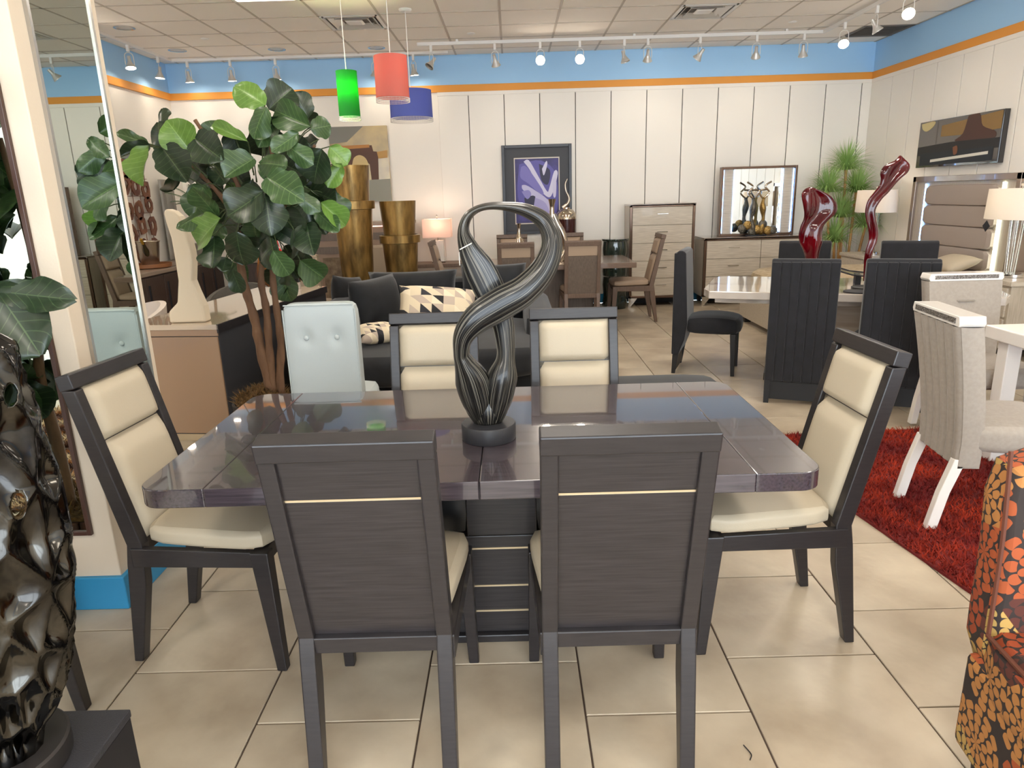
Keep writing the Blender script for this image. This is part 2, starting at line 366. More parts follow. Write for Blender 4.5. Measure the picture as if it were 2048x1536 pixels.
HEADS = [  # x, y, aim target, lit, label; dark-looking heads get lamps added to brighten walls
 (-4.3, 7.85, (-1.2, 3.6, 1.3), 1, 'dazzling track spotlight right beside the pillar edge'),
 (-4.3, 8.6, (-4.0, 8.2, .8), 1, 'lit track spotlight second from the pillar, left track'),
 (-4.3, 9.3, (-4.5, 9.2, .8), 1, 'lit track spotlight just left of the room corner'),
 (-4.1, 9.66, (-4.0, 9.9, .8), 1, 'lit track spotlight just right of the room corner'),
 (-3.55, 9.66, (-3.5, 9.9, .8), 1, 'lit track spotlight second to the right of the corner'),
 (-2.97, 9.66, (-2.9, 9.9, .8), 1, 'lit track spotlight above the tallest bright fig leaf'),
 (-1.7, 9.66, (-1.95, 9.9, 1.6), 1, 'lit track spotlight half hidden by the red pendant'),
 (-1.2, 9.66, (-1.0, 9.9, .8), 1, 'lit track spotlight between red pendant and panelled wall'),
 (-.9, 9.0, (-2.0, 8.2, 1.5), 0, 'unlit tilted spotlight at the left end of the right track'),
 (-.14, 9.0, (.2, 9.9, 1.4), 2, 'dark-looking spotlight with added lamp, second on the right track'),
 (.4, 9.0, (.1, 2.2, .9), 1, 'lit spotlight facing the viewer, left of a bright pair'),
 (.87, 9.0, (.5, 2.6, .9), 1, 'lit spotlight facing the viewer, right of a bright pair'),
 (1.4, 9.0, (2, 8.8, .9), 0, 'unlit round-faced spotlight right of the bright pair'),
 (1.68, 9.0, (1.75, 9.9, 1.5), 2, 'dark-looking spotlight with added lamp pointing at the panelled wall'),
 (2.3, 9.0, (1.3, 9.9, 1.6), 2, 'dark-looking spotlight with added lamp left of the ceiling vent'),
 (2.97, 9.0, (3.2, 9.9, 1.7), 2, 'dark-looking slim spotlight with added lamp above the lit vanity mirror'),
 (3.53, 9.0, (3.9, 9.8, 1.0), 1, 'lit slim spotlight close to the right track bend'),
 (3.757, 8.45, (2.8, 6.0, .7), 1, 'lit spotlight first past the track bend'),
 (3.757, 7.75, (4.8, 7.6, 1.3), 2, 'dark-looking spotlight with added lamp second past the track bend'),
 (3.757, 7.15, (2.2, 3.2, .3), 1, 'lit spotlight at the top right picture edge')]
for x, y, tg, lit, lb in HEADS:
    z = ZC - .03 if y > 9.5 or x < -4 else ZC - .06
    t = thing('track_spotlight', lb, 'spotlight', (x, y, z - .03), 0, 'track spotlights')
    put('adapter', stem_me, t)
    d = (Vector(tg) - Vector((x, y, z - .16))).normalized()
    yk = put('yoke', yoke_me, t, (0, 0, -.03), (0, 0, math.atan2(d.y, d.x) + PI / 2))
    h = put('housing', can_me, t, (0, 0, -.16)); h.rotation_mode = 'QUATERNION'; h.rotation_quaternion = d.to_track_quat('-Z', 'Y')
    put('bulb', bulb_on if lit else bulb_off, h)
    if lit: spot('spot_lamp', Vector((x, y, z - .19)) + d * .07, tg, SPOT_W * (.18 if lit == 2 else .16 if y > 9.5 or (x < -4 and y > 8) else .8), 100 if lit == 2 else 62 if y < 9.5 else 80)
# unseen track lamps added nearer the viewer to light the shop floor
for i, (x, y, tg) in enumerate(((3.757, 5.4, (1.2, 2.0, .4)), (-4.3, 5.6, (-1.6, 4.5, .8)))):
    t = thing('track_spotlight', ('added unseen spotlight at the near end of the right track' if i == 0 else 'added unseen spotlight at the near end of the left track, behind the pillar'), 'spotlight', (x, y, ZC - .09), 0, 'track spotlights')
    put('adapter', stem_me, t); put('yoke', yoke_me, t, (0, 0, -.03)); d = (Vector(tg) - Vector((x, y, ZC - .2))).normalized()
    h = put('housing', can_me, t, (0, 0, -.16)); h.rotation_mode = 'QUATERNION'; h.rotation_quaternion = d.to_track_quat('-Z', 'Y'); put('bulb', bulb_on, h)
    spot('spot_lamp', Vector((x, y, ZC - .22)) + d * .07, tg, SPOT_W, 62)
# pendants
def shade_mat(name, col):
    m = bpy.data.materials.new(name); m.use_nodes = True; nt = m.node_tree; b = nt.nodes['Principled BSDF']; out = nt.nodes['Material Output']
    b.inputs['Base Color'].default_value = lin(col); b.inputs['Roughness'].default_value = .7
    tl = nt.nodes.new('ShaderNodeBsdfTranslucent'); tl.inputs[0].default_value = lin(col); mx = nt.nodes.new('ShaderNodeMixShader'); mx.inputs[0].default_value = .45
    nt.links.new(b.outputs[0], mx.inputs[1]); nt.links.new(tl.outputs[0], mx.inputs[2]); nt.links.new(mx.outputs[0], out.inputs[0]); return m
def pendant(px, py0, py1, Y, r, col, label, emit):
    a = at(px, py0, y=Y); b = at(px, py1, y=Y); x = (a.x + b.x) / 2; z0, z1 = b.z, a.z
    t = thing('pendant_lamp', label, 'pendant lamp', (x, Y, z0))
    m = shade_mat('shade_' + label.split()[0], col)
    h = z1 - z0
    sh = MB().lathe([(r, .0), (r * .98, h)], 40, cap=False).lathe([(r * .985, h), (r * .99 - .004, 0)], 40, cap=False).obj('shade', m, t, smooth=True)
    sp = MB()
    for k in range(3): sp.tube([(0, 0, h - .02), (r * .97 * math.cos(k * 2.1), r * .97 * math.sin(k * 2.1), h - .02)], .003, 5)
    sp.obj('spider', m_chrome, t)
    bd = MB()
    n = int(2 * PI * r / .012)
    for k in range(n):
        a_ = 2 * PI * k / n
        for j in range(3): bd.lathe([(0, .006), (.005, 0), (0, -.006)], 5, (r * math.cos(a_), r * math.sin(a_), -.008 - j * .013))
    stuff(bd.obj('bead_fringe', M('glass_bead', 'e9e4de', .05, spec=.8, alpha=.85), t))
    MB().tube([(0, 0, h - .02), (0, 0, ZC - z0 - .01)], .004, 6).obj('cord', m_white, t)
    MB().lathe([(.065, 0), (.065, -.012), (.05, -.025), (0, -.025)], 24, (0, 0, ZC - z0)).obj('canopy', m_white, t, smooth=True)
    MB().blob((0, .03, h * .7), (.02, .02, .035), 2, 4).obj('bulb', M('pendant_bulb', 'ffe9c0', .4, emit=30 if emit > 1 else .5), t, smooth=True)
    if emit > 1:
        l = bpy.data.lights.new('pendant_light', 'POINT'); l.energy = 9; l.color = (1, .95, .5); l.shadow_soft_size = .03
        o = bpy.data.objects.new('pendant_light', l); COL.objects.link(o); o.location = (x, Y - .02, z0 + h * .62)
pendant(696, 142, 233, 6.9, .097, '2a9a3c', 'green fabric drum pendant glowing with beaded hem', 1.3)
pendant(783, 112, 196, 6.75, .15, 'e08374', 'coral red drum pendant with beaded hem', .25)
pendant(822, 181, 236, 7.56, .215, '6673c2', 'blue drum pendant, lowest of three, with beaded hem', .12)
# ================================================================= MAIN DINING SET
def WOOD(name, c1, c2, stretch, rough=.25, coat=0, ns=5, lo=.3, hi=.7, bump=0):
    return M(name, c1, rough, col2=c2, ns=ns, stretch=stretch, coat=coat, detail=6, lo=lo, hi=hi, bump=bump, bs=8)
m_ebony = WOOD('ebony_gloss', '1f1c1e', '2a2627', (3, 3, 30), .38, .12)
m_top = WOOD('tabletop_gloss', '312b30', '4a4147', (1.2, 26, 26), .2, 1.0)
m_band = WOOD('tabletop_band', '2f2a2f', '453d43', (26, 1.2, 26), .2, 1.0)
m_veneer = WOOD('chair_veneer', '1d1a1b', '302b2c', (1.5, 10, 45), .4, .12)
m_cream = M('cream_leather', 'b8ab94', .5, bump=.06, bs=260)
m_strip = M('brass_strip', 'e2cfae', .3, .7)
TX0, TX1, TY0, TY1, TZ0, TZ1 = -1.098, .872, 1.818, 2.808, .703, .76
tab = thing('dining_table', 'large dark glossy dining table with rounded corners in the foreground', 'table', ((TX0 + TX1) / 2, (TY0 + TY1) / 2, 0))
cx, cy = tab.location.x, tab.location.y
def top_piece(x0, x1, rl, rr, mat, name):
    r = .07; P = []
    def arc(ax, ay, a0): return [(ax + r * math.cos(a0 + k * PI / 16), ay + r * math.sin(a0 + k * PI / 16)) for k in range(9)]
    P += arc(x1 - r, TY1 - r, 0) if rr else [(x1, TY1)]
    P += arc(x0 + r, TY1 - r, PI / 2) if rl else [(x0, TY1)]
    P += arc(x0 + r, TY0 + r, PI) if rl else [(x0, TY0)]
    P += arc(x1 - r, TY0 + r, -PI / 2) if rr else [(x1, TY0)]
    P = [(p - cx, q - cy) for p, q in P][::-1]
    MB().prism(P, 'z', TZ0, TZ1).obj(name, mat, tab, bevel=.003)
top_piece(TX0, TX0 + .20, 1, 0, m_band, 'tabletop_end'); top_piece(TX1 - .20, TX1, 0, 1, m_band, 'tabletop_end')
top_piece(TX0 + .2003, cx - .001, 0, 0, m_top, 'tabletop_leaf'); top_piece(cx + .001, TX1 - .2003, 0, 0, m_top, 'tabletop_leaf')
px = .05
MB().box(px - .38, px + .38, -.17, .17, 0, .03).obj('base_plate', m_ebony, tab, bevel=.004)
MB().box(px - .33, px + .33, -.15, .15, .03, .41).obj('pedestal_base', m_veneer, tab, bevel=.004)
for z in (.115, .215, .36): MB().box(px - .332, px + .332, -.153, -.149, z, z + .006).obj('metal_strip', m_strip, tab)
MB().box(px - .12, px + .12, -.15, .15, .41, TZ0).obj('column', m_veneer, tab, bevel=.004)
for s_ in (-1, 1): MB().blob((px + s_ * .24, 0, .555), (.13, .16, .148), 8, 6).obj('bracket', M('black_lacquer', '131315', .3), tab, smooth=True)
def chair_proto(name, label, wood, veneer, pad, strip, upper_back=None):
    t = thing(name, label, 'chair')
    prof = [(-.285, 0), (-.252, 0), (-.19, .30), (-.178, .45), (-.305, .985), (-.352, .985), (-.232, .45), (-.243, .38)]
    for s_ in (-1, 1):
        x = s_ * .1785
        MB().prism(prof, 'x', x - .0205, x + .0205).obj('rear_leg', wood, t, bevel=.004)
        MB().hexa([(s_ * .213 - .017, .245, 0), (s_ * .213 + .017, .245, 0), (s_ * .213 + .017, .279, 0), (s_ * .213 - .017, .279, 0)],
                  [(s_ * .2 - .024, .2, .44), (s_ * .2 + .024, .2, .44), (s_ * .2 + .024, .262, .44), (s_ * .2 - .024, .262, .44)]).obj('front_leg', wood, t, bevel=.004)
        MB().hexa([(s_ * .19 - .014, -.22, .372), (s_ * .19 + .014, -.22, .372), (s_ * .205 + .014, .22, .385), (s_ * .205 - .014, .22, .385)],
                  [(s_ * .19 - .014, -.22, .44), (s_ * .19 + .014, -.22, .44), (s_ * .205 + .014, .22, .44), (s_ * .205 - .014, .22, .44)]).obj('side_rail', wood, t, bevel=.003)
    MB().box(-.19, .19, .215, .243, .385, .44).obj('front_rail', wood, t, bevel=.003)
    MB().obox((0, -.213, .425), (.335, .03, .05), (.13, 0, 0)).obj('rear_rail', wood, t, bevel=.003)
    MB().obox((0, -.334, 1.01), (.4, .052, .05), (.225, 0, 0)).obj('top_rail', wood, t, bevel=.004)
    k = (.305 - .178) / (.985 - .45)          # rake
    def yb(z): return -.2 - k * (z - .45)
    z1 = .985; zs = .872
    def slab(z0, z1, y_in, y_out, m, nm, **kw):
        w = .159
        return MB().hexa([(-w, yb(z0) + y_out, z0), (w, yb(z0) + y_out, z0), (w, yb(z0) + y_in, z0), (-w, yb(z0) + y_in, z0)],
                         [(-w, yb(z1) + y_out, z1), (w, yb(z1) + y_out, z1), (w, yb(z1) + y_in, z1), (-w, yb(z1) + y_in, z1)]).obj(nm, m, t, **kw)
    slab(.45, zs - .003, .004, -.014, veneer, 'back_panel', bevel=.001)
    slab(zs + .003, z1, .004, -.014, upper_back or veneer, 'back_panel', bevel=.001)
    slab(zs - .003, zs + .003, .004, -.0145, strip, 'inlay_strip')
    def pad_part(z0, z1_, nm):
        def fn(u, v):
            x = (u * 2 - 1); q = v * 2 - 1; z = z0 + (z1_ - z0) * v
            e = max(0, 1 - abs(x) ** 8) ** .5 * max(0, 1 - abs(q) ** 8) ** .5
            return Vector((x * .158, yb(z) + .004 + .036 * e, z))
        MB().grid(14, 10, fn, uvs=False, flip=True).obj(nm, pad, t, smooth=True, ang=80)
    pad_part(.452, .80, 'back_cushion'); pad_part(.803, .984, 'back_cushion')
    MB().blob((0, .037, .474), (1, 1, 1), 6, 8, fn=lambda p: (p.x * (.205 + .025 * p.y), p.y * .229, p.z * .034 * (1 if p.z < 0 else 1.0 + .35 * (1 - p.x * p.x) * (1 - p.y * p.y)))).obj('seat', pad, t, smooth=True, ang=80)
    return t
c1 = chair_proto('dining_chair', 'dark framed dining chair seen from behind, in front of the table on the left', m_ebony, m_veneer, m_cream, m_strip)
c1.location = (-.383, 1.785, 0)
G = 'dark dining chairs with cream leather pads'; c1['group'] = G
dup(c1, 'dark framed dining chair seen from behind, in front of the table on the right', (.248, 1.785, 0), .0, G)
dup(c1, 'cream padded dining chair facing the viewer across the table, left of the far pair', (-.365, 2.775, 0), PI, G)
dup(c1, 'cream padded dining chair facing the viewer across the table, right of the far pair', (.268, 2.795, 0), PI, G)
dup(c1, 'cream padded dining chair seen sideways at the right end of the dark table', (.862, 2.28, 0), PI / 2 + .03, G)
dup(c1, 'cream padded dining chair seen sideways at the left end of the dark table', (-1.065, 2.265, 0), -PI / 2 - .08, G)
dup(c1, 'cream dining chair mostly hidden behind the hammered metal sculpture', (-1.62, 1.6, 0), 0, G)
# ---- looping ribbon sculpture
m_loop = bpy.data.materials.new('striped_black_glaze'); m_loop.use_nodes = True
nt = m_loop.node_tree; b = nt.nodes['Principled BSDF']; N = nt.nodes.new; L = nt.links.new
tc = N('ShaderNodeTexCoord'); mp = N('ShaderNodeMapping'); mp.inputs['Scale'].default_value = (30, .7, 1); nz = N('ShaderNodeTexNoise'); nz.inputs['Scale'].default_value = 3; nz.inputs['Detail'].default_value = 5
rp = N('ShaderNodeValToRGB'); rp.color_ramp.elements[0].position = .52; rp.color_ramp.elements[1].position = .6; rp.color_ramp.elements[0].color = lin('08080a'); rp.color_ramp.elements[1].color = lin('6a665c')
L(tc.outputs['UV'], mp.inputs[0]); L(mp.outputs[0], nz.inputs['Vector']); L(nz.outputs['Fac'], rp.inputs[0]); L(rp.outputs[0], b.inputs['Base Color'])
b.inputs['Roughness'].default_value = .3; b.inputs['Specular IOR Level'].default_value = .35; b.inputs['Coat Weight'].default_value = .25; b.inputs['Coat Roughness'].default_value = .05; b.inputs['Metallic'].default_value = 0
SY = 2.185
sc = thing('loop_sculpture', 'black striped glossy looping ribbon sculpture on round base atop the dining table', 'sculpture', (-.095, SY, TZ1 + .0005))
MB().lathe([(.088, 0), (.09, .003), (.09, .05), (.087, .054), (0, .054)], 48).obj('base', M('charcoal_base', '2a2a2e', .5), sc, smooth=True)
LP = [ # px, py, half width px, half depth m, depth offset m
 (964, 840, 16, .03, 0), (957, 805, 31, .044, -.004), (947, 766, 35, .048, -.012), (940, 745, 31, .047, -.018), (929, 720, 20, .044, -.024), (924, 700, 16, .04, -.03), (930, 665, 21, .035, -.045), (956, 632, 29, .035, -.055), (1000, 604, 33, .033, -.055), (1048, 577, 30, .03, -.045), (1086, 538, 26, .03, -.02), (1104, 490, 21, .03, 0), (1092, 447, 18, .03, .02), (1056, 423, 14, .035, .03), (1010, 413, 9, .04, .035), (965, 415, 7, .042, .035), (936, 432, 9, .042, .035), (926, 462, 12, .035, .03), (936, 498, 21, .02, .03), (958, 540, 31, .014, .03), (982, 590, 31, .014, .032), (1003, 640, 24, .022, .03), (1011, 690, 19, .035, .02), (1011, 720, 19, .043, .012), (1006, 748, 29, .047, .0), (1002, 768, 30, .047, -.004), (996, 800, 28, .044, -.002), (989, 840, 16, .03, 0)]
BD = [(977, 853, 28, .034), (975, 822, 42, .04), (973, 795, 46, .034), (972, 774, 44, .03), (972, 769, 38, .026), (971, 767, 20, .03), (971, 766.5, 6, .012)]
bp_ = []; br_ = []
for px_, py_, hw, hd in BD:
    p = at(px_, py_, y=SY); k = (p - Vector((0, 0, CAMZ))).dot(CF) / FPX; bp_.append(Vector((p.x + .095, 0, max(.054, p.z - TZ1)))); br_.append(Vector((hd, hw * k, 0)))
MB().tube(catmull(bp_, 5), [(r.x, r.y) for r in catmull(br_, 5)], 28, up=(0, 1, 0), uvs=True).obj('body', m_loop, sc, smooth=True, ang=80)
pts = []; rad = []
for px_, py_, hw, hd, dy in LP:
    p = at(px_, py_, y=SY); k = (p - Vector((0, 0, CAMZ))).dot(CF) / FPX
    pts.append(Vector((p.x + .095, dy, p.z - TZ1))); rad.append((hd, hw * k))
pts = [Vector((p.x, p.y, max(p.z, .056))) for p in pts]
PP = catmull(pts, 6); RR = catmull([Vector((a, b_, 0)) for a, b_ in rad], 6)
MB().tube(PP, [(r.x, r.y) for r in RR], 24, up=(0, 1, 0), uvs=True).obj('ribbon', m_loop, sc, smooth=True, ang=80)
# ---- price string on the sculpture
tg = MB(); p = at(930, 495, y=SY); q = p - sc.location
tg.tube([(q.x - .015, -.005, q.z - .005), (q.x + .02, -.01, q.z + .012), (q.x + .02, .06, q.z + .012), (q.x - .015, .06, q.z - .005), (q.x - .015, -.005, q.z - .005)], .0018, 5)
tg.box(q.x - .02, q.x - .019, .0, .022, q.z - .055, q.z - .015)
tag(tg.xf(Matrix.Translation(sc.location)).obj('price_tag', M('paper_white', 'e5e0d4', .7)), 'small white price tag tied to the looping black sculpture', 'tag')
# ================================================================= HAMMERED SCULPTURE, FRONT LEFT
PD = thing('display_pedestal', 'black square display pedestal at the lower left corner', 'pedestal', (-1.12, 1.18, 0))
MB().box(-.19, .19, -.19, .19, 0, .38).obj('body', m_black, PD, bevel=.003)
MB().box(-.192, .192, -.192, .192, .38, .4).obj('top', M('black_textured', '2c2b2f', .6, bump=.3, bs=300), PD, bevel=.003)
HC = Vector((-1.12, 1.2, .4))
hs = thing('hammered_sculpture', 'tall dimpled gunmetal sculpture with openings on a round black base', 'sculpture', HC)
MB().lathe([(.135, 0), (.14, .004), (.14, .045), (.135, .05), (0, .05)], 48).obj('base', M('bronze_base', '34302e', .4, .3), hs, smooth=True)
sil = [(8, 700), (22, 750), (42, 800), (60, 860), (78, 910), (96, 970), (112, 1030), (124, 1090), (132, 1150), (134, 1220), (134, 1290), (130, 1350), (116, 1410), (86, 1460)]
SP = sorted([(at(a, b_, y=1.2).z - HC.z, at(a, b_, y=1.2).x - HC.x) for a, b_ in sil])
SP = [(.045, .1)] + [s_ for s_ in SP if s_[0] > .06] + [(SP[-1][0] + .12, .05), (SP[-1][0] + .2, .03)]
def prof(z):
    for (a, b_), (c, d) in zip(SP, SP[1:]):
        if a <= z <= c: return b_ + (d - b_) * (z - a) / (c - a)
    return SP[0][1] if z < SP[0][0] else SP[-1][1]
rnd = random.Random(3); cen = []
Z0, Z1 = SP[0][0], SP[-1][0]
while len(cen) < 210:
    c = (rnd.random() * 2 * PI, Z0 + rnd.random() * (Z1 - Z0)); ok = True
    for d in cen:
        da = (c[0] - d[0] + PI) % (2 * PI) - PI
        if (da * .16) ** 2 + ((c[1] - d[1]) * .48) ** 2 < .032 ** 2: ok = False; break
    if ok or rnd.random() < .004: cen.append(c)
import numpy as np
CA = np.array(cen)
def hfn(u, v):
    a = u * 2 * PI; z = Z0 + (Z1 - Z0) * v
    da = (a - CA[:, 0] + PI) % (2 * PI) - PI; ds = np.sort((da * .16) ** 2 + ((z - CA[:, 1]) * .48) ** 2)
    f1 = float(ds[0]) ** .5; f2 = float(ds[1]) ** .5
    r = prof(z); g = 2 * f1 / (f2 + f1 + 1e-6); off = -.024 * (1 - g * g) * min(1, r / .1) * min(1, (z - Z0) / .05)
    return Vector(((r + off) * math.cos(a), (r * .72 + off) * math.sin(a), z))
m_gun = M('gunmetal', '575550', .13, 1, col2='2c2b2c', ns=9)
hm = MB().grid(200, 200, hfn, uvs=False).mesh('body', m_gun, smooth=True, weld=True, ang=180)
hb = put('body', hm, hs)
# openings cut through the body
cut = MB()
for a, b_, w, h in ((21, 790, 9, 20), (37, 1010, 11, 24), (-60, 900, 20, 40), (-40, 1190, 22, 34), (-90, 1080, 20, 30)):
    p = at(a, b_, y=1.2) - HC; dr = (p + HC - Vector((0, 0, CAMZ))).normalized(); k = 1.25 / FPX
    cut.tube([p + dr * t_ for t_ in (-.4, 0, .4)], [(h * k * 1.2, w * k * 1.25)] * 3, 18, up=(.25, 0, 1))
co = put('cutter', cut.mesh('cutter', m_gun), hs)
md = hb.modifiers.new('holes', 'BOOLEAN'); md.object = co; md.operation = 'DIFFERENCE'; md.solver = 'EXACT'
bpy.context.view_layer.update(); dg = bpy.context.evaluated_depsgraph_get()
nm = bpy.data.meshes.new_from_object(hb.evaluated_get(dg)); hb.modifiers.clear(); hb.data = nm; bpy.data.objects.remove(co)
# ================================================================= FIDDLE LEAF FIGS
def leafmat(name, c1, c2, vein):
    m = bpy.data.materials.new(name); m.use_nodes = True; nt = m.node_tree; b = nt.nodes['Principled BSDF']; N = nt.nodes.new; L = nt.links.new
    tc = N('ShaderNodeTexCoord'); sp = N('ShaderNodeSeparateXYZ'); L(tc.outputs['UV'], sp.inputs[0])
    def mth(op, a, b_=None):
        n = N('ShaderNodeMath'); n.operation = op
        for i, q in enumerate((a, b_)):
            if q is None: continue
            if isinstance(q, (int, float)): n.inputs[i].default_value = q
            else: L(q, n.inputs[i])
        return n.outputs[0]
    ax = mth('ABSOLUTE', mth('SUBTRACT', sp.outputs[0], .5))
    mid = mth('LESS_THAN', ax, .012)
    w = mth('FRACT', mth('MULTIPLY', mth('SUBTRACT', sp.outputs[1], mth('MULTIPLY', ax, .55)), 7))
    side = mth('LESS_THAN', mth('ABSOLUTE', mth('SUBTRACT', w, .5)), .05)
    vn = mth('MAXIMUM', mid, mth('MULTIPLY', side, .6))
    nz = N('ShaderNodeTexNoise'); nz.inputs['Scale'].default_value = 9; L(tc.outputs['Object'], nz.inputs['Vector'])
    mx = N('ShaderNodeMix'); mx.data_type = 'RGBA'; mx.inputs[6].default_value = lin(c1); mx.inputs[7].default_value = lin(c2); L(nz.outputs['Fac'], mx.inputs[0])
    m2 = N('ShaderNodeMix'); m2.data_type = 'RGBA'; m2.inputs[7].default_value = lin(vein); L(mx.outputs[2], m2.inputs[6]); L(mth('MULTIPLY', vn, .6), m2.inputs[0])
    L(m2.outputs[2], b.inputs['Base Color']); b.inputs['Roughness'].default_value = .32
    return m
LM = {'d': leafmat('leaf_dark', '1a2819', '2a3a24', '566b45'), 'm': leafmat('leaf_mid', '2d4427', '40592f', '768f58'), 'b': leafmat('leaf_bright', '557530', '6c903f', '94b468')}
def leaf_mesh(kind, fold, droop, wave, seed):
    r = random.Random(seed); ph = r.random() * 6
    def fn(u, v):
        x = u * 2 - 1
        w = .5 * math.sin(PI * min(1, max(0, v)) ** .8) ** .55 * (.62 + .5 * v) * (1 - .16 * math.exp(-((v - .38) / .12) ** 2))
        if v < .02: w = .02
        if v > .985: w = .03
        z = fold * abs(x) * w * 2 - droop * v * v + wave * math.sin(v * 9 + ph) * x * x
        return Vector((x * w, v, z))
    return MB().grid(8, 12, fn).mesh('leaf', LM[kind], smooth=True, ang=180)
LEAF = {k: [leaf_mesh(k, .22, .18, .05, 1), leaf_mesh(k, -.15, .3, .06, 2), leaf_mesh(k, .4, .1, .04, 3), leaf_mesh(k, .12, -.12, .07, 4)] for k in 'dmb'}
def put_leaf(parent, base, tip, width, kind, n, facing, var):
    base = Vector(base); tip = Vector(tip); y = tip - base; ln = y.length; y.normalize()
    z = (facing - y * facing.dot(y)).normalized(); x = y.cross(z)
    o = put('leaf', LEAF[kind][var % 4], parent)
    m = Matrix((x, y, z)).transposed().to_4x4(); m.translation = base - parent.location
    o.matrix_basis = m @ Matrix.Diagonal((width, ln, (ln + width) / 2, 1))
    return o
m_bark = M('bark', '5a3f2c', .8, col2='7a5a40', ns=14, stretch=(1, 1, .3), bump=.6, bs=30)
m_moss = M('moss', '7a5a30', .95, col2='4f3b20', ns=60)
TYX = 3.95
fg = thing('fiddle_leaf_fig', 'tall fiddle leaf fig tree behind the table in front of the tan sideboard', 'plant', (-1.5, TYX, 0))
def FP(px, py, dy=0): return at(px, py, y=TYX + dy) - fg.location
MB().lathe([(.13, 0), (.15, .02), (.175, .36), (.18, .4), (.165, .4), (.155, .36), (0, .36)], 28).obj('planter', M('dark_basket', '2d2723', .7, bump=.5, bs=60), fg, smooth=True)
ms = MB(); rr = random.Random(5)
for k in range(900):
    a = rr.random() * 6.28; r_ = .165 * math.sqrt(rr.random()); p = Vector((r_ * math.cos(a), r_ * math.sin(a), .37)); d = Vector((rr.uniform(-1, 1), rr.uniform(-1, 1), rr.uniform(.2, 1))) * .05
    sd = Vector((rr.uniform(-1, 1), rr.uniform(-1, 1), 0)) * .006; top = .07 * (1 - (r_ / .17) ** 2) + .03
    ms.add([p + Vector((0, 0, top)) - sd, p + Vector((0, 0, top)) + sd, p + d + Vector((0, 0, top))], [(0, 1, 2)])
stuff(ms.lathe([(.165, .36), (.15, .42), (.08, .455), (0, .465)], 20).obj('moss', m_moss, fg))
tr = MB()
zb = .40
b0 = FP(548, 778)
def trunk(pl, r0, r1):
    P = catmull([FP(*p) for p in pl], 5); n = len(P)
    tr.tube(P, [(r0 + (r1 - r0) * i / (n - 1)) * (1 + .12 * math.sin(i * 1.7)) for i in range(n)], 9)
trunk([(560, 830), (540, 770), (520, 690), (510, 640), (492, 580), (480, 520), (476, 450), (480, 380), (430, 300), (390, 240)], .034, .01)
trunk([(556, 830), (545, 760), (538, 690), (533, 620), (522, 560), (530, 500), (548, 420), (548, 330), (530, 250)], .028, .009)
trunk([(566, 830), (560, 760), (562, 690), (555, 630), (546, 560), (546, 500), (560, 430), (600, 350), (630, 290)], .026, .009)
trunk([(476, 450), (440, 390), (380, 330), (330, 300), (295, 290)], .014, .007)
tr.obj('trunk', m_bark, fg, smooth=True, ang=180)
def c5(x, y): return (300 + x / 4.041, 120 + y / 4.041)
def c3(x, y): return (240 + x / 5.908, 220 + y / 5.908)
def c6(x, y): return (400 + x / 3.839, 420 + y / 3.839)
LV = []
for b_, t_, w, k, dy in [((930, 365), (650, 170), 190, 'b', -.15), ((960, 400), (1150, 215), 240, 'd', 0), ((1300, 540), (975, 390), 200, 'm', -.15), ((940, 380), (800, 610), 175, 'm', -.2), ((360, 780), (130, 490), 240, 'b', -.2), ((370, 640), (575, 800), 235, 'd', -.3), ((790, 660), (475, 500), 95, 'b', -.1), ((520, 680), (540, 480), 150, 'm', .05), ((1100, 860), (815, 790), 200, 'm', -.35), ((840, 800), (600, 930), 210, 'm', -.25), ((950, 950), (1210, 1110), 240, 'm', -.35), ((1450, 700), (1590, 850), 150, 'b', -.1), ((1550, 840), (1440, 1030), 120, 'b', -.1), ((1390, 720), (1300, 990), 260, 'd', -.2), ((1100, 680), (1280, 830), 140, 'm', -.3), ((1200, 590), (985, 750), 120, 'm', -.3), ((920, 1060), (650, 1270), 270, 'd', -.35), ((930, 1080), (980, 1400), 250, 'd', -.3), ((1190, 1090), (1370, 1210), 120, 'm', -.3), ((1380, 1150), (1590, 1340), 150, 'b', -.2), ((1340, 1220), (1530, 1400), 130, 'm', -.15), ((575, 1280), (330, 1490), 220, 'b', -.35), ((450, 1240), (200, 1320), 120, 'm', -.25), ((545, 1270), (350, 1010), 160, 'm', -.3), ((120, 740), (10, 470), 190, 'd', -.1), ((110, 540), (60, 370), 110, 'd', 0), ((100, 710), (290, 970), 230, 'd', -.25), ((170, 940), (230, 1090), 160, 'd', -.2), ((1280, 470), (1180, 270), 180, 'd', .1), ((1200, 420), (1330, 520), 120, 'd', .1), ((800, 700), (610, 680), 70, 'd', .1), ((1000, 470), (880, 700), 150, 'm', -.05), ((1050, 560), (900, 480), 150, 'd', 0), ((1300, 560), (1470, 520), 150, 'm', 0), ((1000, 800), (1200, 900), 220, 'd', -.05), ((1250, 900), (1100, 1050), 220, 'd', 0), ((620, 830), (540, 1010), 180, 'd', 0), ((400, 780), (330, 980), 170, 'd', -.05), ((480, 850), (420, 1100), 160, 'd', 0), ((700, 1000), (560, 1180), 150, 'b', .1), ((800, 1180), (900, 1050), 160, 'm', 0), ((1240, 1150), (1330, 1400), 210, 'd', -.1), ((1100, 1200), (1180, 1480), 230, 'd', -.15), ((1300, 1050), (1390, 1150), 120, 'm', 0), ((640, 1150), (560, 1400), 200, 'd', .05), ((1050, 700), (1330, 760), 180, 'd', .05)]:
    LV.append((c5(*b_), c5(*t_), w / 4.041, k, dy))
for b_, t_, w, k, dy in [((345, 430), (230, 880), 290, 'b', -.2), ((340, 400), (-40, 280), 120, 'm', -.05), ((350, 410), (0, 540), 170, 'd', -.1)]: LV.append((c3(*b_), c3(*t_), w / 5.908, k, dy))
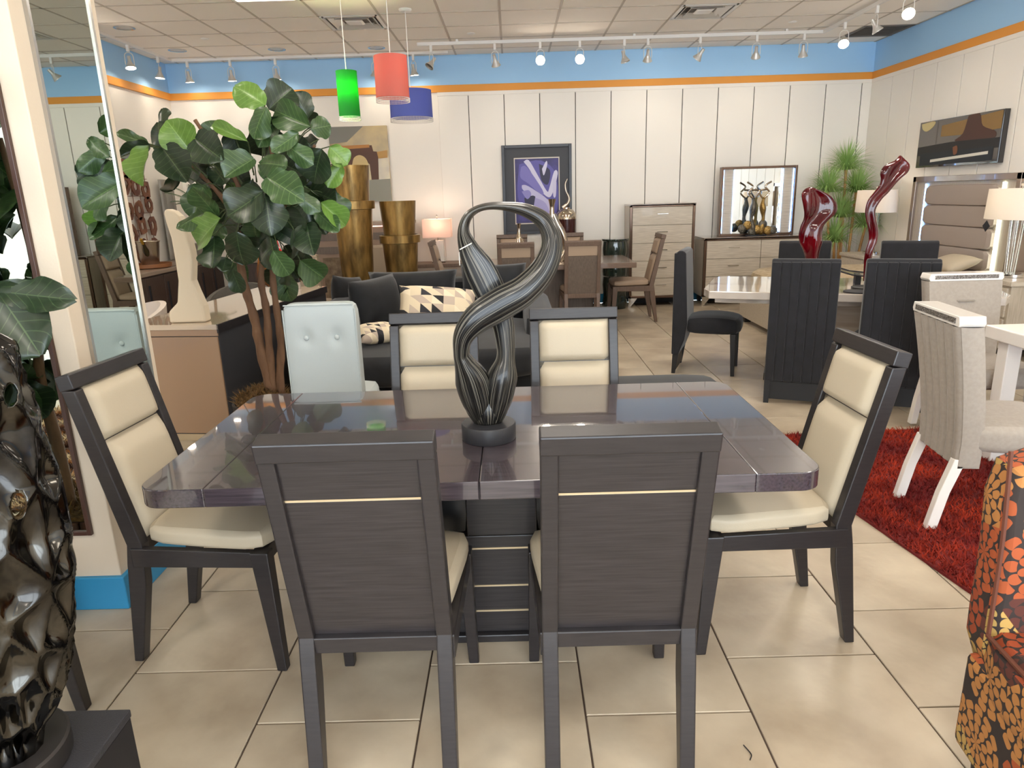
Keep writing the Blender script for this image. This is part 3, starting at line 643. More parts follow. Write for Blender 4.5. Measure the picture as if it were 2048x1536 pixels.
for b_, t_, w, k, dy in [((280, 170), (310, 455), 215, 'd', -.35), ((110, 210), (110, 460), 180, 'd', -.3), ((590, 260), (400, 400), 200, 'd', -.3), ((560, 310), (690, 510), 140, 'm', -.35), ((720, 150), (740, 290), 240, 'd', -.3), ((820, 110), (850, 320), 190, 'd', -.2), ((240, 450), (320, 630), 105, 'd', -.35), ((200, 370), (170, 480), 110, 'd', -.3), ((660, 480), (650, 590), 70, 'd', -.2), ((430, 200), (400, 60), 150, 'm', 0), ((500, 130), (590, 240), 200, 'd', -.1), ((740, 300), (790, 420), 120, 'd', -.1), ((330, 120), (240, 260), 180, 'd', -.1), ((180, 120), (30, 260), 180, 'm', -.15)]: LV.append((c6(*b_), c6(*t_), w / 3.839, k, dy))
rr = random.Random(21)
for i in range(34):
    a = rr.random() * 6.28; r_ = math.sqrt(rr.random()); x_, y_ = 520 + 150 * r_ * math.cos(a), 390 + 190 * r_ * math.sin(a); d_ = rr.random() * 6.28
    LV.append(((x_, y_), (x_ + 55 * math.cos(d_), y_ + 60 * abs(math.sin(d_)) + 10), 48, rr.choice('ddm'), rr.uniform(-.1, .3)))
st = MB()
def crown(base, w):
    return base
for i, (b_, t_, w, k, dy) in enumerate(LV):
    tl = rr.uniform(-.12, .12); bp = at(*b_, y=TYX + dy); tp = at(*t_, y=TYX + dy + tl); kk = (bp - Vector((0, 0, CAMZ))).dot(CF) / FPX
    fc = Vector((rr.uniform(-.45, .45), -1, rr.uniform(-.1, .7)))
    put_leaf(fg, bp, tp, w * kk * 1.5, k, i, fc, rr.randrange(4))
    c = at(b_[0] * .55 + 520 * .45, b_[1] * .55 + 420 * .45, y=TYX + dy * .3); st.tube(catmull([bp - fg.location, (bp * .6 + c * .4 - fg.location) + Vector((0, 0, .03)), c - fg.location], 3), [.003] * 6 + [.005], 5)
stuff(st.obj('branches', M('green_stem', '3d4a28', .6), fg, smooth=True))
# second fig, left of the frame, with its planter doubled in the pillar mirror
m_slat = M('bamboo_slat', '5a3524', .5, col2='3c2217', ns=5, stretch=(8, 8, .6))
f2 = thing('fiddle_leaf_fig', 'fiddle leaf fig with one large leaf overlapping the pillar at far left', 'plant', (-1.93, 2.1, 0))
pl = MB().box(-.165, .165, -.165, .165, 0, .3).obj('planter', M('planter_brown', '33211a', .6), f2)
for k in range(9):
    q = -.15 + k * .0375
    for a, b_ in (((q, -.172), (q, .172))): MB().box(a - .016, a + .016, b_ - .007, b_ + .007, .01, .3).obj('slat', m_slat, f2, bevel=.004)
    for a in (-.172, .172): MB().box(a - .007, a + .007, q - .016, q + .016, .01, .3).obj('slat', m_slat, f2, bevel=.004)
ms = MB()
for k in range(700):
    p = Vector((rr.uniform(-.16, .16), rr.uniform(-.16, .16), .3 + rr.uniform(0, .04))); d = Vector((rr.uniform(-1, 1), rr.uniform(-1, 1), rr.uniform(.2, 1))) * .05; sd = Vector((rr.uniform(-1, 1), rr.uniform(-1, 1), 0)) * .007
    ms.add([p - sd, p + sd, p + d], [(0, 1, 2)])
stuff(ms.box(-.163, .163, -.163, .163, .29, .315).obj('moss', m_moss, f2))
MB().tube(catmull([(0.02, .05, .28), (.03, .06, .6), (0, .03, .9), (.05, 0, 1.3), (.02, 0, 1.8)], 5), [.03 - .001 * i for i in range(21)], 9).obj('trunk', m_bark, f2, smooth=True, ang=180)
for (b_, t_, w, k) in [((-6, 582), (162, 603), 62, 'd'), ((-14, 574), (92, 712), 118, 'd')]:
    bp = at(*b_, y=2.1); tp = at(*t_, y=2.06); put_leaf(f2, bp, tp, w * 1.3 * 2.3 / FPX, k, 0, Vector((.1, -1, .35)), 3)
for i in range(70):
    bp = Vector((rr.uniform(-2.3, -1.88), rr.uniform(1.95, 2.3), rr.uniform(.8, 2.0))); tp = bp + Vector((rr.uniform(-.2, .1), rr.uniform(-.15, .08), rr.uniform(-.22, .1)))
    if max(topx(tp)[0], topx(bp)[0]) > -60 or tp.y > 2.36: continue
    put_leaf(f2, bp, tp, rr.uniform(.16, .22), rr.choice('dmm'), i, Vector((rr.uniform(-.3, .3), 1, .6)), rr.randrange(4))
for i in range(46):
    a = rr.random() * 6.28; z = rr.uniform(.75, 2.1); r0 = .05; d = Vector((math.cos(a), math.sin(a) * .55, rr.uniform(-.5, .6)))
    bp = Vector((-1.95, 2.1, z)) + d * .06
    tp = bp + d.normalized() * rr.uniform(.2, .3)
    if tp.y > 2.38: tp.y = 2.38
    if topx(tp)[0] > -20 or topx(bp)[0] > -20: continue
    put_leaf(f2, bp, tp, rr.uniform(.18, .26), rr.choice('dmm'), i, Vector((d.x * .2, d.y * .2, 1)), rr.randrange(4))
# ================================================================= MARBLE TABLE SET
m_velvet = M('black_velvet', '131317', .85, sheen=.25, col2='19191e', ns=14)
m_blk = M('black_leg', '151517', .45)
m_marble = M('marble', 'c9beb2', .08, col2='7d6757', ns=1.8, stretch=(.5, 3, 1), detail=9, lo=.5, hi=.68, coat=.6)
UA = math.radians(-21.5); U = Vector((math.cos(UA), math.sin(UA), 0)); V = Vector((-U.y, U.x, 0)); A0 = Vector((1.49, 5.48, 0))
def uv(u, v, z=0): return A0 + U * u + V * v + Vector((0, 0, z))
mt = thing('marble_dining_table', 'cream marble dining table among black channel-back chairs', 'table', uv(1.045, .51), UA)
MB().prism([(-1.045, -.36), (-.99, -.51), (.99, -.51), (1.045, -.36), (1.045, .36), (.99, .51), (-.99, .51), (-1.045, .36)], 'z', .70, .76).obj('tabletop', m_marble, mt, bevel=.006)
MB().prism([(-.95, -.44), (.95, -.44), (.95, .44), (-.95, .44)], 'z', .66, .70).obj('apron', m_marble, mt, bevel=.004)
MB().box(-.55, .55, -.26, .26, 0, .06).obj('plinth', m_blk, mt, bevel=.004); MB().box(-.5, .5, -.21, .21, .06, .1).obj('plinth_step', m_blk, mt, bevel=.004)
MB().box(-.36, .36, -.15, .15, .1, .66).obj('column', M('marble_base', 'cdbfae', .15, col2='a08c7a', ns=2, stretch=(.4, 1, 5)), mt, bevel=.004)
def parsons(label):
    t = thing('channel_back_chair', label, 'chair')
    MB().prism([(-.285, .16), (-.24, .16), (-.19, .3), (-.17, .44), (-.2, 1.03), (-.225, 1.05), (-.26, 1.05), (-.285, 1.02)], 'x', -.222, .222).obj('backrest', m_velvet, t, bevel=.012, bseg=3)
    for k in range(7): MB().obox((-.19 + k * .0633, -.285, .6), (.06, .02, .86)).obj('channel', m_velvet, t, bevel=.008)
    for s_ in (-1, 1):
        MB().hexa([(s_ * .2 - .018, -.29, 0), (s_ * .2 + .018, -.29, 0), (s_ * .2 + .018, -.262, 0), (s_ * .2 - .018, -.262, 0)], [(s_ * .2 - .02, -.285, .17), (s_ * .2 + .02, -.285, .17), (s_ * .2 + .02, -.235, .17), (s_ * .2 - .02, -.235, .17)]).obj('rear_leg', m_blk, t)
        MB().hexa([(s_ * .19 - .014, .2, 0), (s_ * .19 + .014, .2, 0), (s_ * .19 + .014, .23, 0), (s_ * .19 - .014, .23, 0)], [(s_ * .185 - .022, .18, .36), (s_ * .185 + .022, .18, .36), (s_ * .185 + .022, .228, .36), (s_ * .185 - .022, .228, .36)]).obj('front_leg', m_blk, t, bevel=.003)
    MB().box(-.2, .2, -.275, -.255, .03, .16).obj('rear_skirt', m_blk, t)
    MB().blob((0, .03, .42), (1, 1, 1), 4.5, 8, fn=lambda p: (p.x * .225, p.y * .235, p.z * .075 * (1 if p.z < 0 else 1.15 - .3 * p.y * p.y))).obj('seat', m_velvet, t, smooth=True, ang=80)
    return t
G2 = 'black channel-back chairs round the marble table'
pc = parsons('black channel-back chair seen from behind, nearer the middle, before the shorter red sculpture'); pc['group'] = G2
def pplace(o, u, v, r): p = uv(u, v); o.location = p; o.rotation_euler = (0, 0, UA + r)
b1 = uv(.737, -.38 + .265); pc.location = b1; pc.rotation_euler = (0, 0, UA)
dup(pc, 'black channel-back chair seen from behind, before the taller red sculpture', uv(1.34, -.345 + .265), UA, G2)
dup(pc, 'black chair beyond the marble table, left one, behind the shorter red sculpture', uv(.753, 1.43 - .265), UA + PI, G2)
dup(pc, 'black chair beyond the marble table, right one, behind the taller red sculpture', uv(1.6, 1.4 - .265), UA + PI, G2)
dup(pc, 'black chair seen sideways at the left end of the marble table', uv(.03, .5), UA - PI / 2, G2)
m_red = M('red_glass', '5c040c', .05, col2='34030b', ns=4, spec=.6)
def folded_form(label, rows, Y, depth):
    P0 = at((rows[-1][1] + rows[-1][2]) / 2, rows[-1][0], y=Y); base = Vector((P0.x, Y, .761)); t = thing('red_sculpture', label, 'sculpture', base)
    rs = catmull([Vector(r_) for r_ in rows], 5); n = len(rs) - 1; L_ = []
    for r_ in rs: L_.append((at(r_.y, r_.x, y=Y), at(r_.z, r_.x, y=Y)))
    def fn(u, v):
        i = min(n, int(round(v * n))); a, b_ = L_[i]; g = 2 * PI * u; c = (a + b_) / 2 - base; hw = (b_.x - a.x) / 2
        x = math.cos(g); y = math.sin(g); fold = .55 * math.sin(x * 3.6 + v * 5) * hw * .6
        return Vector((c.x + hw * x, depth * min(1, hw / .05) * y * .55 + fold * .6, max(.016, c.z)))
    MB().grid(40, n, fn, uvs=False).obj('body', m_red, t, smooth=True, weld=True, ang=180)
    MB().lathe([(.11, 0), (.11, .012), (.1, .016), (0, .016)], 32).obj('foot_plate', m_blk, t, smooth=True)
folded_form('shorter dark red glossy torso-shaped glass sculpture on the marble table', [(374, 1618, 1622), (378, 1610, 1632), (386, 1603, 1648), (396, 1602, 1662), (410, 1604, 1671), (425, 1606, 1671), (438, 1605, 1660), (452, 1600, 1648), (470, 1597, 1645), (485, 1600, 1646), (500, 1607, 1641), (520, 1612, 1637), (562, 1613, 1634)], 5.55, .07)
folded_form('taller twisted dark red glossy glass sculpture on the marble table', [(311, 1799, 1802), (320, 1790, 1810), (331, 1768, 1817), (345, 1759, 1813), (357, 1760, 1800), (370, 1757, 1788), (385, 1746, 1776), (400, 1735, 1762), (420, 1730, 1751), (440, 1732, 1753), (460, 1737, 1757), (480, 1738, 1756), (500, 1732, 1749), (520, 1729, 1744), (562, 1727, 1742)], 5.35, .05)
m_glass = M('clear_glass', 'f2f5f4', .02, trans=1, spec=.5)
t = thing('glass_bowl', 'black-rimmed shallow glass tray on the marble table', 'tray', uv(1.25, .62, .762), UA)
MB().grid(10, 6, lambda u, v: Vector(((u - .5) * .6, (v - .5) * .3, .07 + .06 * abs(2 * u - 1) ** 2)), uvs=False).obj('tray', M('smoked_glass', '3a3f42', .05, alpha=.6), t, smooth=True)
MB().tube([(-.3, -.15, .13), (-.15, -.15, .085), (0, -.15, .07), (.15, -.15, .085), (.3, -.15, .13)], .006, 6).tube([(-.3, .15, .13), (-.15, .15, .085), (0, .15, .07), (.15, .15, .085), (.3, .15, .13)], .006, 6).obj('rim', m_black, t)
MB().box(-.12, -.08, -.1, .1, 0, .075).box(.08, .12, -.1, .1, 0, .075).obj('foot', m_black, t)
tag(MB().lathe([(.1, 0), (.1, .008), (0, .008)], 32, uv(1.12, .12, .761)).obj('coaster', m_black, smooth=True), 'flat black disc on the marble table between the black chair backs', 'coaster')
# ================================================================= GREY CHAIRS, WHITE TABLE, RUG, FLORAL CHAIR
m_grey = M('grey_linen', '9b9186', .85, col2='a2988d', ns=60, bump=.08, bs=300, sheen=.2)
m_wlac = M('white_lacquer', 'ece6de', .2, coat=.4)
m_glit = M('crystal_strip', 'b9b6b4', .2, .9, col2='5e5a58', ns=140, bump=.9, bs=200)
def bling(label):
    t = thing('upholstered_chair', label, 'chair')
    def yb(z): return -.2 - .19 * max(0, z - .4) ** 1.35
    z0, z1 = .31, .94
    for k in range(6):
        def fn(u, v, k=k):
            z = z0 + (z1 - z0) * v; w = .19 + .03 * v; x = -w + 2 * w * (k + u) / 6; return Vector((x, yb(z) - .03 - .02 * math.sin(PI * u) ** .5, z))
        MB().grid(5, 12, fn, uvs=False).obj('channel', m_grey, t, smooth=True, ang=80)
    def side(sg):
        def fn(u, v):
            z = z0 + (z1 - z0) * v; w = .19 + .03 * v; y = yb(z) - .035 + .09 * u; return Vector((sg * (w + .012 * math.sin(PI * u)), y, z))
        return fn
    MB().grid(4, 12, side(1), uvs=False).obj('side_wing', m_grey, t, smooth=True, ang=80); MB().grid(4, 12, side(-1), uvs=False, flip=True).obj('side_wing', m_grey, t, smooth=True, ang=80)
    MB().grid(8, 12, lambda u, v: Vector(((u * 2 - 1) * (.19 + .03 * v), yb(z0 + (z1 - z0) * v) + .055, z0 + (z1 - z0) * v)), uvs=False, flip=True).obj('front_pad', m_grey, t, smooth=True, ang=80)
    MB().box(-.19, .19, yb(.32) - .035, yb(.32) + .055, .3, .315).obj('bottom_cloth', m_grey, t)
    y = yb(z1)
    MB().prism([(-.215, .94), (.215, .94), (.225, .955), (.215, .985), (-.215, .985), (-.225, .955)], 'y', y - .045, y + .06).obj('top_rail', m_wlac, t, bevel=.003)
    for yy in (y - .0475, y + .0575): MB().box(-.19, .19, yy, yy + .005, .952, .975).obj('crystal_strip', m_glit, t)
    MB().tube([(-.05, y + .05, .82), (-.05, y + .085, .82), (.05, y + .085, .82), (.05, y + .05, .82)], .006, 6).obj('pull_handle', m_chrome, t)
    MB().blob((0, .03, .44), (.23, .24, .07), 5, 7).obj('seat', m_grey, t, smooth=True, ang=80)
    for s_ in (-1, 1):
        MB().prism([(-.33, 0), (-.285, 0), (-.25, .18), (-.2, .34), (-.25, .34), (-.295, .18)], 'x', s_ * .17 - .02, s_ * .17 + .02).obj('rear_leg', m_wlac, t, bevel=.003)
        MB().hexa([(s_ * .19 - .016, .2, 0), (s_ * .19 + .016, .2, 0), (s_ * .19 + .016, .235, 0), (s_ * .19 - .016, .235, 0)], [(s_ * .19 - .024, .18, .38), (s_ * .19 + .024, .18, .38), (s_ * .19 + .024, .235, .38), (s_ * .19 - .024, .235, .38)]).obj('front_leg', m_wlac, t, bevel=.003)
    return t
g1 = bling('grey upholstered chair with white crystal-trimmed top, back turned, on red rug'); g1.location = (2.2, 3.02, 0.012); g1.rotation_euler = (0, 0, -PI / 2 - .12); g1['group'] = 'grey crystal-trimmed chairs'
dup(g1, 'grey upholstered chair with chrome pull, facing the viewer beyond the white table', (2.76, 4.02, .012), PI - .03, 'grey crystal-trimmed chairs')
t = thing('white_dining_table', 'white lacquered table cut off by the right edge', 'table', (3.35, 3.15, .012))
MB().box(-.75, .75, -.62, .62, .69, .76).obj('tabletop', m_wlac, t, bevel=.006)
for sx in (-1, 1):
    for sy in (-1, 1): MB().box(sx * .66 - .04, sx * .66 + .04, sy * .53 - .04, sy * .53 + .04, 0, .69).obj('leg', m_wlac, t, bevel=.004)
m_shag = M('red_shag', '6c0c0a', .95, col2='bc3a18', ns=3.2, detail=3, lo=.42, hi=.72)
rug = thing('shag_rug', 'deep red shag rug with orange tones under the grey chairs', 'rug', (2.9, 3.0, 0))
poly = [(1.50, 4.16), (1.60, 3.2), (1.73, 2.36), (1.87, 1.75), (4.1, 1.9), (4.1, 4.3)]
MB().prism([(a - 2.9, b_ - 3.0) for a, b_ in poly][::-1], 'z', 0.001, .012).obj('backing', M('rug_back', '6b1512', .9), rug)
def inpoly(x, y):
    c = False; j = len(poly) - 1
    for i in range(len(poly)):
        if (poly[i][1] > y) != (poly[j][1] > y) and x < (poly[j][0] - poly[i][0]) * (y - poly[i][1]) / (poly[j][1] - poly[i][1]) + poly[i][0]: c = not c
        j = i
    return c
rr = random.Random(8); pile = MB()
def shag(mb, n, gen, length, wd, zb):
    for _ in range(n):
        x, y = gen(); d = Vector((rr.uniform(-1, 1), rr.uniform(-1, 1), rr.uniform(.5, 1.2))).normalized() * length * rr.uniform(.7, 1.2); s_ = Vector((rr.uniform(-1, 1), rr.uniform(-1, 1), 0)) * wd
        mb.add([Vector((x, y, zb)) - s_, Vector((x, y, zb)) + s_, Vector((x, y, zb)) + d], [(0, 1, 2)])
def gen():
    while True:
        x = 1.45 + 2.65 * rr.random() ** 1.5; y = rr.uniform(1.75, 4.3)
        if inpoly(x, y): return x - 2.9, y - 3.0
shag(pile, 45000, gen, .035, .005, .01); stuff(pile.obj('pile', m_shag, rug))
# floral slipper chair: fabric with dahlia blooms
mf = bpy.data.materials.new('dahlia_fabric'); mf.use_nodes = True; nt = mf.node_tree; b = nt.nodes['Principled BSDF']; N = nt.nodes.new; L = nt.links.new
def mth(op, a, b_=None, c=None):
    n = N('ShaderNodeMath'); n.operation = op
    for i, q in enumerate((a, b_, c)):
        if q is None: continue
        if isinstance(q, (int, float)): n.inputs[i].default_value = q
        else: L(q, n.inputs[i])
    return n.outputs[0]
tc = N('ShaderNodeTexCoord'); vo = N('ShaderNodeTexVoronoi'); vo.voronoi_dimensions = '2D'; vo.inputs['Scale'].default_value = 6.6; vo.inputs['Randomness'].default_value = .75
L(tc.outputs['UV'], vo.inputs['Vector'])
vm = N('ShaderNodeVectorMath'); vm.operation = 'SUBTRACT'; sc6 = N('ShaderNodeVectorMath'); sc6.operation = 'SCALE'; sc6.inputs['Scale'].default_value = 1.0
L(tc.outputs['UV'], vm.inputs[0]); L(vo.outputs['Position'], vm.inputs[1]); sx = N('ShaderNodeSeparateXYZ'); L(vm.outputs[0], sx.inputs[0])
r = mth('SQRT', mth('ADD', mth('MULTIPLY', sx.outputs[0], sx.outputs[0]), mth('MULTIPLY', sx.outputs[1], sx.outputs[1])))
an = mth('ARCTAN2', sx.outputs[1], sx.outputs[0])
rn = mth('MULTIPLY', r, 38); ring = mth('FLOOR', rn); fr_ = mth('FRACT', rn)
np_ = mth('ADD', mth('MULTIPLY', ring, 2.0), 7)
ph = mth('ADD', mth('MULTIPLY', an, mth('MULTIPLY', mth('ROUND', np_), .15915)), mth('MULTIPLY', ring, .5))
pw = mth('ABSOLUTE', mth('SUBTRACT', mth('FRACT', ph), .5))          # 0 centre of petal .. .5 edge
q_ = mth('MULTIPLY', mth('SUBTRACT', fr_, .3), 1.42)
edge = mth('SUBTRACT', mth('SQRT', mth('MAXIMUM', mth('SUBTRACT', 1, mth('MULTIPLY', q_, q_)), 0)), mth('MULTIPLY', pw, 2.0))
petal = mth('GREATER_THAN', edge, .15)
out = mth('LESS_THAN', r, .1)
mask = mth('MULTIPLY', petal, out)
sc_ = N('ShaderNodeSeparateColor'); L(vo.outputs['Color'], sc_.inputs[0])
rp = N('ShaderNodeValToRGB'); cr = rp.color_ramp; cr.interpolation = 'CONSTANT'
for p_, c_ in ((0, '9c4a22'), (.25, '52271c'), (.45, 'a8713a'), (.68, '93401f'), (.85, 'ab8a4a')):
    e = cr.elements[0] if p_ == 0 else cr.elements.new(p_); e.position = p_; e.color = lin(c_)
cr.elements[-1].color = lin('8c5a26'); L(sc_.outputs[0], rp.inputs[0])
mx = N('ShaderNodeMix'); mx.data_type = 'RGBA'; mx.inputs[6].default_value = lin('2a201c'); L(rp.outputs[0], mx.inputs[7]); L(mask, mx.inputs[0]); L(mx.outputs[2], b.inputs['Base Color']); b.inputs['Roughness'].default_value = .8
fc = thing('floral_chair', 'armless accent chair in black fabric with orange and gold dahlias', 'chair', (1.42, 1.2, 0), -.12)
MB().blob((0, -.06, .37), (.31, .4, .1), 7, 8).obj('seat', mf, fc, smooth=True, boxuv=True, ang=80)
MB().blob((0, .32, .6), (1, 1, 1), 7, 8, fn=lambda p: (p.x * .3, p.y * .06 + .05 * max(0, p.z) ** 2, p.z * .3)).obj('backrest', mf, fc, smooth=True, boxuv=True, ang=80)
MB().prism([(-.455, .08), (.33, .08), (.33, .36), (-.455, .36)], 'x', -.306, .306).obj('seat_base', mf, fc, bevel=.02, boxuv=True)
for s_ in (-1, 1):
    pp = MB()
    pp.tube(catmull([(s_ * .298, -.4, .445), (s_ * .3, 0, .455), (s_ * .3, .26, .45)], 4), .006, 6)
    pp.tube(catmull([(s_ * .297, .262, .45), (s_ * .297, .27, .7), (s_ * .292, .305, .92)], 4), .006, 6)
    pp.obj('piping', M('piping_brown', '5a2d1a', .7), fc, smooth=True)
for sx in (-1, 1):
    for y in (-.38, .28): MB().lathe([(.018, 0), (.026, .1)], 10, (sx * .25, y, 0)).obj('leg', m_blk, fc, smooth=True)
# small debris thread on the floor
tag(MB().tube(catmull([at(1487, 1490, z=.003), at(1496, 1500, z=.003), at(1503, 1510, z=.003), at(1500, 1520, z=.003)], 4), .0016, 5).obj('thread_scrap', m_black), 'small dark thread scrap on the floor tile near the front', 'thread')
# ================================================================= BLACK SECTIONAL SOFA
m_sofa = M('sofa_velvet', '0e0f12', .85, sheen=.2, col2='17191d', ns=9)
so = thing('sectional_sofa', 'black velvet sectional sofa behind the dining table', 'sofa', (-.5, 5.6, 0))
def sb(nm, c, h, e=9, m=m_sofa, **k): MB().blob((c[0] + .5, c[1] - 5.6, c[2]), h, e, 7, **k).obj(nm, m, so, smooth=True, ang=80)
sb('base', (-.5, 5.75, .18), (.85, .85, .14))
sb('left_arm', (-1.33, 5.35, .36), (.14, .95, .32), 7)
sb('left_back', (-1.42, 5.6, .42), (.12, .9, .33), 6)
sb('seat_cushion', (-.95, 5.2, .4), (.3, .72, .12), 6); sb('seat_cushion', (-.25, 5.35, .4), (.42, .7, .12), 6)
sb('backrest', (-.6, 6.58, .44), (.85, .14, .36), 8)
sb('right_arm', (.2, 5.9, .34), (.12, .75, .32), 8)
for x in (-1.3, .2):
    for y in (4.75, 6.55): MB().lathe([(.03, 0), (.035, .05)], 10, (x + .5, y - 5.6, 0)).obj('foot', m_blk, so)
def cushion(label, loc, w, h, t_, rot, mat=m_sofa, name='back_cushion', cat='cushion'):
    return tag(MB().pillow(w, h, t_, 14).obj(name, mat, loc=loc, rot=rot, smooth=True, weld=True, ang=180), label, cat)
cushion('black velvet cushion leaning at the left side of the sofa', (-1.12, 5.62, .73), .62, .4, .24, (-.15, 0, 1.15))
cushion('wide black velvet cushion in the middle of the sofa back', (-.9, 6.26, .72), .8, .38, .24, (-.2, 0, .06))
cushion('tall black velvet cushion at the right of the sofa back', (-.18, 6.28, .74), .6, .42, .24, (-.2, 0, -.08))
cushion('small black cushion tucked at the sofa outer left corner', (-1.42, 5.95, .74), .4, .34, .2, (-.1, .15, 1.2))
# patterned pillow
mpz = bpy.data.materials.new('geometric_print'); mpz.use_nodes = True; nt = mpz.node_tree; b = nt.nodes['Principled BSDF']; N = nt.nodes.new; L = nt.links.new
tc = N('ShaderNodeTexCoord'); sx = N('ShaderNodeSeparateXYZ'); L(tc.outputs['UV'], sx.inputs[0])
ux = mth('MULTIPLY', sx.outputs[0], 7); vy = mth('MULTIPLY', sx.outputs[1], 5); tri = mth('GREATER_THAN', mth('ADD', mth('FRACT', ux), mth('FRACT', vy)), 1)
cb = N('ShaderNodeCombineXYZ'); L(mth('FLOOR', ux), cb.inputs[0]); L(mth('FLOOR', vy), cb.inputs[1]); L(tri, cb.inputs[2]); wn = N('ShaderNodeTexWhiteNoise'); L(cb.outputs[0], wn.inputs['Vector'])
sc_ = N('ShaderNodeSeparateColor'); L(wn.outputs['Color'], sc_.inputs[0])
rp = N('ShaderNodeValToRGB'); rp.color_ramp.interpolation = 'CONSTANT'
for p_, c_ in ((0, 'd9c9ac'), (.38, '1c1c20'), (.47, 'b9a898'), (.72, 'e3d5ba'), (.94, '2a2a30')):
    e = rp.color_ramp.elements[0] if p_ == 0 else rp.color_ramp.elements.new(p_); e.position = p_; e.color = lin(c_)
rp.color_ramp.elements[-1].color = lin('d9c9ac')
L(sc_.outputs[0], rp.inputs[0]); L(rp.outputs[0], b.inputs['Base Color']); b.inputs['Roughness'].default_value = .8
cushion('cream and black geometric patterned pillow lying on the sofa', (-.6, 5.4, .7), .62, .42, .2, (-.85, .1, .1), mpz, 'throw_pillow', 'pillow')
cushion('cream patterned pillow peeking at the left sofa seat', (-1.0, 4.95, .6), .3, .22, .12, (-1.2, 0, .5), mpz, 'throw_pillow', 'pillow')
ot = thing('ottoman', 'low black velvet ottoman just beyond the right side of the table', 'ottoman', (.75, 3.95, 0))
MB().blob((0, 0, .3), (.5, .3, .13), 7, 8).obj('cushion', m_sofa, ot, smooth=True, ang=80); MB().box(-.46, .46, -.26, .26, .05, .2).obj('base', m_sofa, ot, bevel=.02)
for sx in (-1, 1):
    for sy in (-1, 1): MB().lathe([(.02, 0), (.025, .06)], 8, (sx * .4, sy * .22, 0)).obj('foot', m_blk, ot)
# pale blue button chair (back towards viewer)
m_pblue = M('pale_blue_leather', 'b4bcbc', .45, bump=.05, bs=200)
bc = thing('button_chair', 'pale blue leather chair with two buttons beside the fig', 'chair', (-1.005, 3.83, 0), .0)
def bcf(p):
    x, y, z = p; k = 0
    for bx in (-.42, .42): k += math.exp(-(((x - bx) / .16) ** 2 + ((z - .42) / .12) ** 2))
    return (x * .19, y * .045 + (.016 * k if y < 0 else 0), z * .31)
MB().blob((0, -.25, .72), (1, 1, 1), 12, 22, fn=bcf).obj('backrest', m_pblue, bc, smooth=True, ang=80)
for bx in (-.08, .08): MB().blob((bx, -.285, .85), (.014, .008, .014), 2, 4).obj('button', m_pblue, bc, smooth=True)
pipe = MB()
for s_ in (-1, 1): MB().tube([(s_ * .185, -.292, .42), (s_ * .186, -.294, 1.0)], .004, 6).obj('piping', m_pblue, bc, smooth=True)
pipe.tube([(-.18, -.292, 1.022), (.18, -.292, 1.022)], .004, 6).obj('piping', m_pblue, bc, smooth=True)
MB().blob((0, .02, .42), (.19, .22, .07), 6, 6).obj('seat', m_pblue, bc, smooth=True)
for sx in (-1, 1):
    for y in (-.25, .2): MB().hexa([(sx * .16 - .014, y - .014, 0), (sx * .16 + .014, y - .014, 0), (sx * .16 + .014, y + .014, 0), (sx * .16 - .014, y + .014, 0)], [(sx * .16 - .02, y - .02, .42), (sx * .16 + .02, y - .02, .42), (sx * .16 + .02, y + .02, .42), (sx * .16 - .02, y + .02, .42)]).obj('leg', m_blk, bc)
# ================================================================= BROWN DINING SET AT THE BACK
m_brw = WOOD('brown_oak', '5f4c40', '705c4e', (20, 20, 2), .5)
m_brv = WOOD('brown_oak_panel', '5d5046', '6e6055', (22, 22, 1.5), .5)
m_brp = M('tan_leather', 'a8917b', .5)
bt = thing('brown_dining_table', 'brown wood dining table with silver vases near the panelled wall', 'table', (.5, 8.4, 0))
MB().box(-.9, .9, -.5, .5, .70, .76).obj('tabletop', WOOD('brown_top', '6b574a', '7d695b', (2, 20, 20), .25, .3), bt, bevel=.005)
MB().box(-.45, .45, -.16, .16, 0, .7).obj('pedestal', m_brv, bt, bevel=.005)
k1 = chair_proto('brown_dining_chair', 'brown wood dining chair seen from behind, left of the near pair, distant set', m_brw, m_brv, m_brp, m_brw, m_brp)
k1.location = (.04, 7.95, 0); G3 = 'brown dining chairs at the back'; k1['group'] = G3
dup(k1, 'brown wood dining chair seen from behind, right of the near pair, distant set', (.765, 7.95, 0), 0, G3)
dup(k1, 'brown chair with tan pad beyond the distant table, left one', (0, 8.87, 0), PI, G3)
dup(k1, 'brown chair with tan pad beyond the distant table, right one', (.73, 8.87, 0), PI, G3)
dup(k1, 'brown chair seen sideways at the right end of the distant table', (1.45, 8.5, 0), PI / 2, G3)
dup(k1, 'brown chair seen sideways at the left end of the distant table', (-.62, 8.4, 0), -PI / 2, G3)
m_silver = M('silver_glaze', 'b9aa98', .15, .95)
def vase_ring(label, pl, Y, mat, cat='vase'):
    base = at(pl[0][0], pl[0][1], y=Y); base.z = .761; t = thing('loop_vase', label, cat, base); P = []; R_ = []
    for px_, py_, hw in pl:
        p = at(px_, py_, y=Y); k = (p - Vector((0, 0, CAMZ))).dot(CF) / FPX; P.append(p - base); R_.append(hw * k)
    P[0].z = 0.0; PP = catmull(P, 5); RR = catmull([Vector((r_, 0, 0)) for r_ in R_], 5)
    MB().tube(PP, [max(.004, r_.x) for r_ in RR], 14, up=(0, 1, 0)).obj('body', mat, t, smooth=True, ang=80); return t
vase_ring('tall silver vase with an open loop on the distant table', [(1092, 522, 14), (1088, 508, 10), (1090, 490, 7), (1098, 468, 7), (1104, 445, 6), (1104, 425, 5), (1104, 412, 5), (1104, 398, 8)], 8.3, m_silver)
